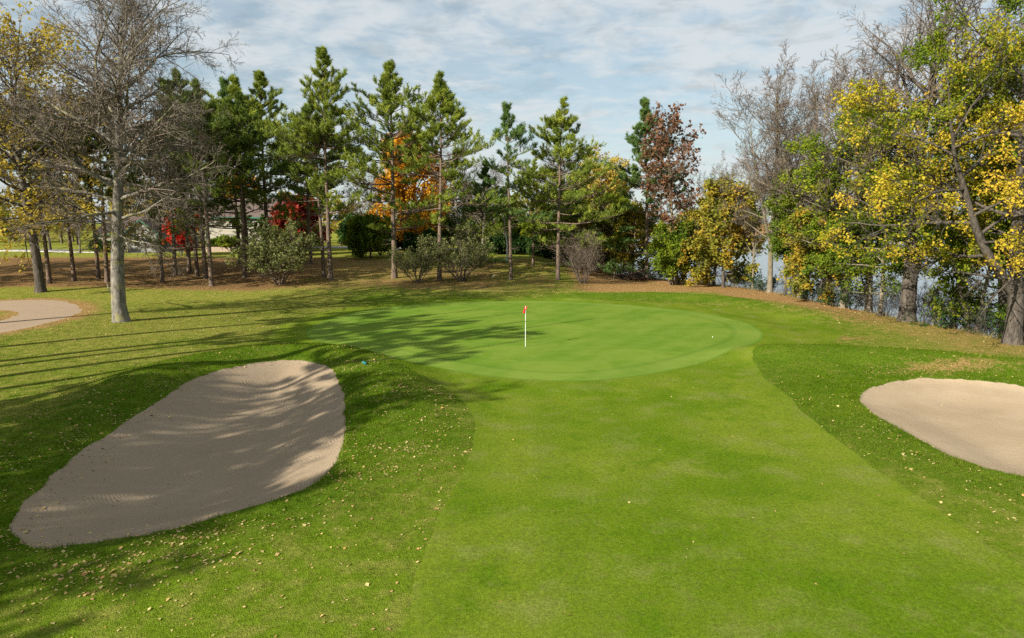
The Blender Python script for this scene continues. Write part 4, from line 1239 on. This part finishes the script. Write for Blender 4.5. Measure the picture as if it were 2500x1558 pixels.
def build_leaves():
    rs = np.random.RandomState(91)
    x, y, r = polar(rs, 260000, 9.5, 90, 46, -.05)
    dg, df, db, dr, dp, dl = [gsample(F, x, y) for F in (D_GREEN, D_FAIR, D_BL, D_BR, D_PATH, D_LAKE)]
    lit = gsample(LITTER, x, y)
    clus = (wnoise(x, y, .8, 31) ** 2 * 1.4) * wnoise(x, y, 3.1, 32) * 1.3
    den = .012 + .06 * clus                                             # open rough
    den = den + .80 * np.exp(-(np.maximum(-db, 0) / 2.6) ** 2) * clus * 1.3   # round the left bunker
    den = den + .60 * np.exp(-(np.maximum(-dr, 0) / 3.0) ** 2) * clus
    den = den + .34 * ss(30, 42, y) * (x < -10) * (.35 + clus)
    den = den + .65 * lit
    den = den + .20 * ss(56, 60, y)
    den = den + 1.3 * np.exp(-((x + 3.2) / 1.5) ** 2 - ((y - 23.5) / 3.6) ** 2) * clus
    den = np.where(df > 0, .004, den)
    den = np.where(dg > 0, .0022, den)
    den = np.where(db > 0, .012 + .30 * np.exp(-(db / .8) ** 2) * (x < -8.0) + .05 * np.exp(-(db / .5) ** 2), den)
    den = np.where(dr > 0, .006, den)
    den = np.where(dp > 0, .05, den)
    den = np.where(dl > 1.5, 0, den)
    keep = rs.rand(len(x)) < den
    x, y, r = x[keep], y[keep], r[keep]
    z = gsample(ZZ, x, y)
    grass = (gsample(D_FAIR, x, y) < 0) & (gsample(D_BL, x, y) < 0) & (gsample(D_BR, x, y) < 0)
    p = np.stack([x, y, z + np.where(grass, .016, .006)], 1)
    g = Geo()
    leaves(rs, g, p, .038 * np.exp(rs.normal(0, .3, len(p))), 1.4, .08, 1.35)
    o = obj('fallen_leaves', g.mesh('fallen_leaves', MATS['fallen_leaf'], False))
    tag(o, 'scattered tan and yellow fallen leaves on the grass', None, None, 'stuff')
build_leaves()

# ------------------------------------------------------------------ things on the course
plain_mat('white_paint', (.80, .80, .78), .4, .4, .05)
plain_mat('black_paint', (.02, .02, .02), .5)
plain_mat('red_cloth', (.62, .015, .03), .75, .1, .15, 9)
plain_mat('teal_plastic', (.02, .20, .19), .45, .4)
plain_mat('ball_white', (.80, .80, .70), .3, .5, .03)
plain_mat('old_wood', (.52, .47, .40), .85, .1, .25, 12)
plain_mat('grey_siding', (.25, .25, .23), .75, .2, .06, 3)
plain_mat('beige_siding', (.36, .335, .27), .75, .2, .05, 3)
plain_mat('green_trim', (.035, .14, .095), .5, .3)
plain_mat('roof_shingle', (.125, .095, .082), .9, .1, .25, 14, 0, .4)
plain_mat('window_glass', (.025, .03, .035), .08, .6)
plain_mat('stone_block', (.42, .33, .25), .9, .1, .25, 6, 0, .4)
plain_mat('mulch', (.14, .09, .06), .95, .05, .3, 14, 0, .5)
plain_mat('van_paint', (.045, .065, .085), .3, .5, .05)
plain_mat('car_white', (.72, .75, .78), .3, .5, .03)
plain_mat('tyre', (.02, .02, .02), .85)
plain_mat('metal_rim', (.45, .45, .46), .3, .5, .05, 4, .8)
plain_mat('kerb', (.50, .48, .45), .85, .1, .1, 5)

def cyl(r, z0, z1, sides=12, cx=0.0, cy=0.0, g=None):
    g = g or Geo()
    P = np.array([[[cx, cy, z0], [cx, cy, z1]]], float)
    tubes(g, P, np.array([[r, r]]), sides)
    a = np.arange(sides) / sides * 2 * math.pi
    for z, flip in ((z0, 1), (z1, 0)):
        v = np.concatenate([[[cx, cy, z]], np.stack([cx + np.cos(a) * r, cy + np.sin(a) * r, np.full(sides, z)], 1)])
        i = np.arange(sides)
        t = np.stack([np.zeros(sides, int), 1 + i, 1 + (i + 1) % sides], 1)
        g.add(v, T=t[:, ::-1] if flip else t)
    return g

fx, fy = .69, 34.54
fl = thing('flagstick', 'white flagstick with a limp red flag standing in the hole', 'flagstick', (fx, fy, gz(fx, fy)), 0)
obj('pole', cyl(.014, .0, 2.12).mesh('pole', MATS['white_paint']), fl)
obj('band', cyl(.0152, 1.30, 1.335).mesh('band', MATS['black_paint']), fl)
obj('band', cyl(.0152, 1.22, 1.235).mesh('band', MATS['black_paint']), fl)
obj('cup_rim', cyl(.054, .0, .006, 20).mesh('cup_rim', MATS['black_paint']), fl)
obj('pole_cap', cyl(.018, 2.12, 2.15).mesh('pole_cap', MATS['red_cloth']), fl)
def flag_mesh():
    g = Geo()
    nu, nv = 18, 12
    u = np.linspace(0, 1, nu); v = np.linspace(0, 1, nv)
    U, W = np.meshgrid(u, v, indexing='ij')
    # a small cloth hanging from the top of the pole, folded back on itself
    X = -.015 - .13 * np.sin(U * 2.7) * (.25 + .75 * W) + .16 * np.exp(-((U - .78) / .2) ** 2) * (1 - W) * 1.0
    Y = -.07 * np.sin(U * 9.0) * (.4 + .6 * W) + .02 * U
    Z = 2.11 - .06 * U - W * (.36 - .10 * U)
    idx = np.arange(nu * nv).reshape(nu, nv)
    Q = np.stack([idx[:-1, :-1], idx[1:, :-1], idx[1:, 1:], idx[:-1, 1:]], -1).reshape(-1, 4)
    V = np.stack([X, Y, Z], -1).reshape(-1, 3)
    g.add(V, Q=Q)
    g.add(V + np.array([.002, .004, 0]), Q=Q[:, ::-1])
    return g.mesh('flag', MATS['red_cloth'])
obj('flag', flag_mesh(), fl)

def sphere(r, n=12):
    g = Geo()
    th = np.linspace(0, math.pi, n + 1); ph = np.linspace(0, 2 * math.pi, 2 * n, endpoint=False)
    A, B = np.meshgrid(th, ph, indexing='ij')
    V = np.stack([np.sin(A) * np.cos(B), np.sin(A) * np.sin(B), np.cos(A)], -1).reshape(-1, 3) * r
    idx = np.arange((n + 1) * 2 * n).reshape(n + 1, 2 * n); nx = np.roll(idx, -1, 1)
    g.add(V, Q=np.stack([idx[:-1], idx[1:], nx[1:], nx[:-1]], -1).reshape(-1, 4))
    return g
bl = obj('golf_ball', sphere(.026).mesh('golf_ball', MATS['ball_white']), None, (11.16, 37.46, gz(11.16, 37.46) + .022))
tag(bl, 'pale golf ball lying on the right half of the green', 'golf ball')

rk = thing('bunker_rake', 'teal bunker rake lying in the leafy grass beside the left bunker', 'rake', (-6.15, 27.9, gz(-6.15, 27.9) + .05), .5)
g = Geo(); g.box((0, 0, .03), (.08, .40, .05)); obj('rake_head', g.mesh('rake_head', MATS['teal_plastic'], False), rk)
for i in range(9):
    g = Geo(); g.box((0, -.18 + i * .045, -.01), (.02, .015, .07)); obj('tine', g.mesh('tine', MATS['teal_plastic'], False), rk)
g = Geo(); tubes(g, np.array([[[0, 0, .05], [.5, .02, .07], [1.3, .05, .08]]], float), np.array([[.014, .014, .014]]), 8); obj('handle', g.mesh('handle', MATS['black_paint']), rk)

def stake(name, label, x, y, L, ang, az, r=.03):
    d = np.array([math.sin(ang) * math.cos(az), math.sin(ang) * math.sin(az), math.cos(ang)])
    g = Geo()
    P = np.stack([d * t for t in np.linspace(-.1, L, 5)])[None]
    tubes(g, P, np.array([[r, r, r, r * .95, r * .9]]), 7)
    o = obj(name, g.mesh(name, MATS['old_wood']), None, (x, y, gz(x, y)))
    return tag(o, label, 'stake')
stake('wooden_stake', 'pale wooden stake leaning beside the big bare trunk', -35.9, 60.6, .75, .18, 3.3, .045)
stake('fallen_stick', 'pale stick leaning out of the grass left of the slim pine', -2.1, 69.5, 1.0, .9, .2, .025)
stake('fallen_stick', 'white stick standing on the bank right of the bare brown shrub', 11.0, 74.0, .9, .15, .2, .03)

def brush_pile():
    rs = np.random.RandomState(8)
    x0, y0 = 13.9, 76.6
    t = thing('brush_pile', 'dark heap of cut branches and leaves at the lake corner', 'brush pile', (x0, y0, gz(x0, y0)), .2)
    g = Geo(); n = 260
    a = rs.uniform(0, 6.28, n); rr = np.sqrt(rs.rand(n))
    S = np.stack([np.cos(a) * rr * 2.2, np.sin(a) * rr * 1.2, rs.rand(n) * 1.15 * (1 - rr ** 2)], 1)
    D = np.stack([rs.normal(0, 1, n), rs.normal(0, .7, n), rs.normal(.05, .22, n)], 1)
    P, R = grow(rs, S, D, rs.uniform(.5, 1.8, n), rs.uniform(.01, .04, n), 4, .1, -.02, .4)
    tubes(g, P, R, 5)
    obj('sticks', g.mesh('sticks', MATS['twig_dark']), t)
    gl = Geo(); n = 900
    a = rs.uniform(0, 6.28, n); rr = np.sqrt(rs.rand(n))
    leaves(rs, gl, np.stack([np.cos(a) * rr * 2.4, np.sin(a) * rr * 1.4, rs.rand(n) * .95 * (1 - rr ** 2) + .03], 1), .16)
    obj('dead_leaves', gl.mesh('dead_leaves', MATS['russet_leaf'], False), t)
brush_pile()

# bleached roots at the foot of the grey bare tree behind
def root_snag():
    rs = np.random.RandomState(12)
    x0, y0 = -3.6, 84.5
    t = thing('root_snag', 'bleached white root snag in front of the grey bare tree', 'dead wood', (x0, y0, gz(x0, y0)), 0)
    g = Geo(); n = 14
    a = rs.uniform(0, 6.28, n)
    D = np.stack([np.cos(a) * .8, np.sin(a) * .5, rs.uniform(.4, 1.4, n)], 1)
    P, R = grow(rs, rs.normal(0, .15, (n, 3)) * [1, 1, 0], D, rs.uniform(.5, 1.0, n), np.full(n, .045), 5, .25, .05, .3)
    tubes(g, P, R, 5)
    obj('roots', g.mesh('roots', MATS['birch_bark']), t)
root_snag()

# ------------------------------------------------------------------ houses, street and cars behind
def box_part(name, mat, parent, c, s, rz=0.0):
    g = Geo(); g.box(c, s, rz)
    return obj(name, g.mesh(name, MATS[mat], False), parent)

def window(parent, x, z, w, h, y, panes):
    """double window facing -y at the wall plane y"""
    f = Geo()
    b = .09
    f.box((x, y - .03, z - h / 2 + b / 2), (w, .10, b)); f.box((x, y - .03, z + h / 2 - b / 2), (w, .10, b))
    f.box((x - w / 2 + b / 2, y - .03, z), (b, .096, h - 2 * b)); f.box((x + w / 2 - b / 2, y - .03, z), (b, .096, h - 2 * b))
    if panes == 'v': f.box((x, y - .035, z), (b, .09, h - 2 * b))
    else: f.box((x, y - .035, z), (w - 2 * b, .09, b))
    o = obj('window', f.mesh('window', MATS['white_paint'], False), parent)
    for s in (-1, 1):
        g = Geo()
        if panes == 'v': g.box((x + s * (w / 4 - b / 4), y - .012, z), (w / 2 - b * 1.5, .03, h - 2 * b))
        else: g.box((x, y - .012, z + s * (h / 4 - b / 4)), (w - 2 * b, .03, h / 2 - b * 1.5))
        obj('pane', g.mesh('pane', MATS['window_glass'], False), o)
    return o

def siding(parent, mat, x0, x1, z0, z1, y, gable=None, step=.2):
    """lapped boards on a wall facing -y; gable = (peak x, peak z) cuts the boards to a triangle"""
    z = z0; k = 0
    while z < (gable[1] - .1 if gable else z1 - .05):
        a, b = x0, x1
        if gable and z + step > z1:
            f = (z + step * .5 - z1) / (gable[1] - z1)
            a = x0 + (gable[0] - x0) * f; b = x1 + (gable[0] - x1) * f
        if b - a > .1:
            g = Geo()
            v = [(a, y - .035, z), (b, y - .035, z), (b, y - .008, z + step), (a, y - .008, z + step), (a, y + .05, z), (b, y + .05, z), (b, y + .05, z + step), (a, y + .05, z + step)]
            g.add(v, Q=[(0, 1, 2, 3), (4, 7, 6, 5), (0, 4, 5, 1), (3, 2, 6, 7), (0, 3, 7, 4), (1, 5, 6, 2)])
            obj('siding_board', g.mesh('siding_board', MATS[mat], False), parent)
        z += step; k += 1

def gable_house(name, label, x, y, w, d, eave, ridge, mat, trim, along_x, rz=0.0, over=.45):
    """front wall in the plane y = 0, house runs back to y = d"""
    z0 = gz(x, y + 2)
    t = thing(name, label, 'house', (x, y, z0), rz)
    g = Geo()
    if along_x:       # ridge parallel to the front
        g.prism([(-w / 2, -.4), (w / 2, -.4), (w / 2, eave), (-w / 2, eave)], .06, d)
        obj('wall', g.mesh('wall', MATS[mat], False), t)
        r = Geo()
        sl = (ridge - eave) / (d / 2)
        for s in (0, 1):
            ya, yb = (-over, d / 2) if s == 0 else (d + over, d / 2)
            za = eave - sl * over
            v = [(-w / 2 - over, ya, za), (w / 2 + over, ya, za), (w / 2 + over, yb, ridge), (-w / 2 - over, yb, ridge)]
            v += [(a, b, c + .16) for a, b, c in v]
            r.add(v, Q=[(0, 3, 2, 1), (4, 5, 6, 7), (0, 1, 5, 4), (1, 2, 6, 5), (2, 3, 7, 6), (3, 0, 4, 7)])
        obj('roof', r.mesh('roof', MATS['roof_shingle'], False), t)
        for sx in (-1, 1):
            ge = Geo()
            ge.add([(sx * w / 2, .06, eave), (sx * w / 2, d, eave), (sx * w / 2, d / 2, ridge)], T=[(0, 1, 2)])
            obj('gable_end', ge.mesh('gable_end', MATS[mat], False), t)
        f = Geo(); f.box((0, -over - .02, eave - sl * over + .08), (w + 2 * over, .05, .22))
        obj('fascia', f.mesh('fascia', MATS[trim], False), t)
        siding(t, mat, -w / 2, w / 2, 0, eave - .02, 0)
    else:             # gable faces the front
        g.prism([(-w / 2, -.4), (w / 2, -.4), (w / 2, eave), (0, ridge), (-w / 2, eave)], .06, d)
        obj('wall', g.mesh('wall', MATS[mat], False), t)
        sl = (ridge - eave) / (w / 2)
        r = Geo(); f = Geo()
        for s in (-1, 1):
            xa = s * (w / 2 + over); za = eave - sl * over
            v = [(xa, -over, za), (0, -over, ridge), (0, d, ridge), (xa, d, za)]
            v += [(a, b, c + .15) for a, b, c in v]
            r.add(v, Q=[(0, 1, 2, 3), (4, 7, 6, 5), (0, 4, 5, 1), (1, 5, 6, 2), (2, 6, 7, 3), (3, 7, 4, 0)])
            v = [(xa, -over - .04, za - .06), (0, -over - .04, ridge - .06), (0, -over - .04, ridge + .17), (xa, -over - .04, za + .17)]
            v += [(a, b + .035, c) for a, b, c in v]
            f.add(v, Q=[(0, 1, 2, 3), (4, 7, 6, 5), (0, 4, 5, 1), (3, 2, 6, 7), (0, 3, 7, 4), (1, 5, 6, 2)])
        obj('roof', r.mesh('roof', MATS['roof_shingle'], False), t)
        obj('fascia', f.mesh('fascia', MATS[trim], False), t)
        siding(t, mat, -w / 2, w / 2, 0, eave, 0, (0, ridge))
    for sx in (-1, 1):
        box_part('corner_board', trim, t, (sx * (w / 2 + .0), -.03, eave / 2 - .1), (.12, .09, eave + .15))
    return t

hA = gable_house('grey_house', 'grey boarded house with a green-trimmed gable and one white window', -53.1, 98.7, 4.2, 7.5, 2.9, 4.55, 'grey_siding', 'green_trim', False)
window(hA, -.75, 1.62, 1.05, 1.7, -.04, 'h')
hM = gable_house('brown_roofed_house', 'low pale house with a wide brown roof left of the grey gable', -60.2, 106.5, 8.0, 9, 2.5, 5.0, 'beige_siding', 'green_trim', True)
window(hM, 1.2, 1.5, 1.6, 1.1, -.04, 'v')
hB = gable_house('beige_house', 'tall beige boarded house with a low sliding window behind the three close pines', -38.6, 101.5, 13, 9, 5.0, 7.6, 'beige_siding', 'green_trim', True)
window(hB, -4.2, 1.15, 1.75, 1.25, -.04, 'v')
window(hB, -2.0, 3.9, 1.5, 1.3, -.04, 'v')
window(hB, 3.5, 3.9, 1.5, 1.3, -.04, 'v')

def retaining_wall():
    x0, y0 = -43.6, 96.6
    t = thing('retaining_wall', 'low wall of tan stone blocks in front of the beige house', 'wall', (x0, y0, gz(x0, y0)), .02)
    rs = random.Random(3)
    me = None
    for row in range(4):
        for i in range(12):
            g = Geo(); g.box((0, 0, 0), (.40 + rs.uniform(-.03, .02), .28, .165))
            me = g.mesh('stone_block', MATS['stone_block'], False)
            obj('stone_block', me, t, (i * .43 + (row % 2) * .21 + rs.uniform(-.01, .01), rs.uniform(-.03, .03) + row * .03, .06 + row * .175))
    box_part('soil_bed', 'mulch', t, (2.6, 1.7, .34), (5.4, 3.0, .68))
retaining_wall()
round_bush = shrub(91, 1.2, 20, (5, 62), (7, 4, 3), 'green_leaf', .12, 6, rs0=.02, base=.4, lbot=0, lspread=.1)
place(round_bush, 'garden_bush', 'clipped green bush above the stone wall', 'shrub', -41.0, 98.0, 1.7, .4, wide=1.3).location.z += .6
place(round_bush, 'garden_bush', 'small yellowish bush under the sliding window', 'shrub', -43.0, 98.6, 1.1, 1.4).location.z += .6
place(hedge, 'garden_bush', 'pale green bush beside the street before the pale house', 'shrub', -58.6, 98.0, 1.9, 1.4, wide=1.2)
place(hedge, 'garden_bush', 'wide green bush left of the grey house', 'shrub', -56.8, 97.4, 1.7, 2.4, wide=1.3)

place(pine_low, 'juniper', 'dark evergreen beside the beige house wall', 'tree', -38.4, 98.6, 6.5, 2.0, wide=1.3)
place(pine_low, 'juniper', 'low dark evergreen right of the evergreen by the beige wall', 'tree', -36.0, 98.8, 5.2, 3.0, wide=1.5)
place(pine_low, 'juniper', 'dark evergreen at the right end of the beige house', 'tree', -33.4, 99.0, 6.0, 4.0, wide=1.4)
place(bare_b, 'bare_tree', 'small bare tree in front of the brown roof on the left', 'tree', -60.5, 96.0, 8.5, 1.0)
place(yellow_left, 'yellow_tree', 'yellow garden tree left of the brown roof', 'tree', -70.0, 104.0, 10.0, 1.6)

def vehicle(name, label, x, y, L, Hh, W, paint, rz, van):
    t = thing(name, label, 'van' if van else 'car', (x, y, gz(x, y) + .02), rz)
    g = Geo()
    if van:
        pts = [(-L / 2, .35), (L / 2, .35), (L / 2 + .02, .95), (L / 2 - .9, 1.12), (L / 2 - 1.6, Hh - .08), (L / 2 - 2.0, Hh), (-L / 2 + .15, Hh), (-L / 2, Hh - .2)]
    else:
        pts = [(-L / 2, .32), (L / 2, .32), (L / 2 + .03, .68), (L / 2 - 1.05, .86), (L / 2 - 1.75, Hh - .06), (L / 2 - 2.2, Hh), (-L / 2 + 1.2, Hh - .02), (-L / 2 + .35, .98), (-L / 2, .9)]
    g.prism(pts, -W / 2, W / 2)
    body = obj('body', g.mesh('body', MATS[paint], False), t)
    bv = body.modifiers.new('bevel', 'BEVEL'); bv.width = .06; bv.segments = 2
    zt = Hh - .14; zb = 1.12 if van else .92
    for s in (-1, 1):
        ws = [(-L / 2 + .3, -.2), (-.1, L / 2 - 1.75)] if van else [(-L / 2 + 1.15, -.08), (.02, L / 2 - 1.95)]
        for a, b in ws:
            box_part('side_window', 'window_glass', t, ((a + b) / 2, s * (W / 2 + .004), (zt + zb) / 2), (b - a, .02, zt - zb))
        for wx in (-L / 2 + .8, L / 2 - .85):
            w = thing('wheel', None, None); w.parent = t; w.location = (wx, s * (W / 2 - .09), .33); w.rotation_euler = (math.pi / 2, 0, 0)
            obj('tyre', cyl(.33, -.1, .1, 20).mesh('tyre', MATS['tyre']), w)
            obj('rim', cyl(.2, -.106, .106, 16).mesh('rim', MATS['metal_rim']), w)
        box_part('headlight', 'white_paint', t, (L / 2 + .01, s * (W / 2 - .25), .66 if not van else .82), (.04, .3, .14))
        box_part('tail_light', 'red_cloth', t, (-L / 2 - .005, s * (W / 2 - .15), .85), (.03, .16, .24))
    return t
vehicle('parked_van', 'dark blue-grey van parked between the grey house and the red tree', -48.6, 100.6, 4.8, 2.05, 1.85, 'van_paint', math.pi, True)
vehicle('parked_car', 'white car parked beyond the sunny lawn behind the low green tree', -24.5, 111.5, 4.5, 1.45, 1.75, 'car_white', .06, False)

def strip(name, mat, pts, half, lift, label, thick=0.0):
    pts = np.array(pts, float)
    seg = np.concatenate([np.linspace(pts[i], pts[i + 1], 24, endpoint=False) for i in range(len(pts) - 1)] + [pts[-1:]])
    tg = nrm(np.gradient(seg, axis=0)); nn = np.stack([-tg[:, 1], tg[:, 0]], 1)
    m = 7
    rows = []
    for k in range(m):
        q = seg + nn * (half * (2 * k / (m - 1) - 1))
        rows.append(np.stack([q[:, 0], q[:, 1], gsample(ZZ, q[:, 0], q[:, 1]) + lift], 1))
    V = np.stack(rows, 1); idx = np.arange(V.shape[0] * m).reshape(-1, m)
    g = Geo()
    g.add(V.reshape(-1, 3), Q=np.stack([idx[:-1, :-1], idx[:-1, 1:], idx[1:, 1:], idx[1:, :-1]], -1).reshape(-1, 4)[:, ::-1])
    if thick:
        for e in (0, m - 1):
            a = V[:, e]; b = a - [0, 0, thick]
            vv = np.stack([a, b], 1).reshape(-1, 3); i = np.arange(len(a)) * 2
            g.add(vv, Q=np.stack([i[:-1], i[:-1] + 1, i[1:] + 1, i[1:]], -1))
    o = obj(name, g.mesh(name, MATS[mat], False))
    return tag(o, label, None, None, 'structure')
strip('road', 'asphalt', [(-160, 106), (-90, 103.5), (-66, 102.2)], 4.4, .03, 'pale grey street left of the houses')
strip('kerb', 'kerb', [(-160, 101.3), (-90, 98.9), (-57, 97.2)], .14, .14, 'pale concrete kerb along the street', .2)
strip('driveway', 'asphalt', [(-60, 98.2), (-50, 98.0), (-44.8, 97.9)], 1.0, .02, 'narrow grey drive in front of the grey house')
strip('back_road', 'asphalt', [(-44, 117), (-20, 113.2), (6, 112)], 3.0, .03, 'dark street behind the sunny lawn')
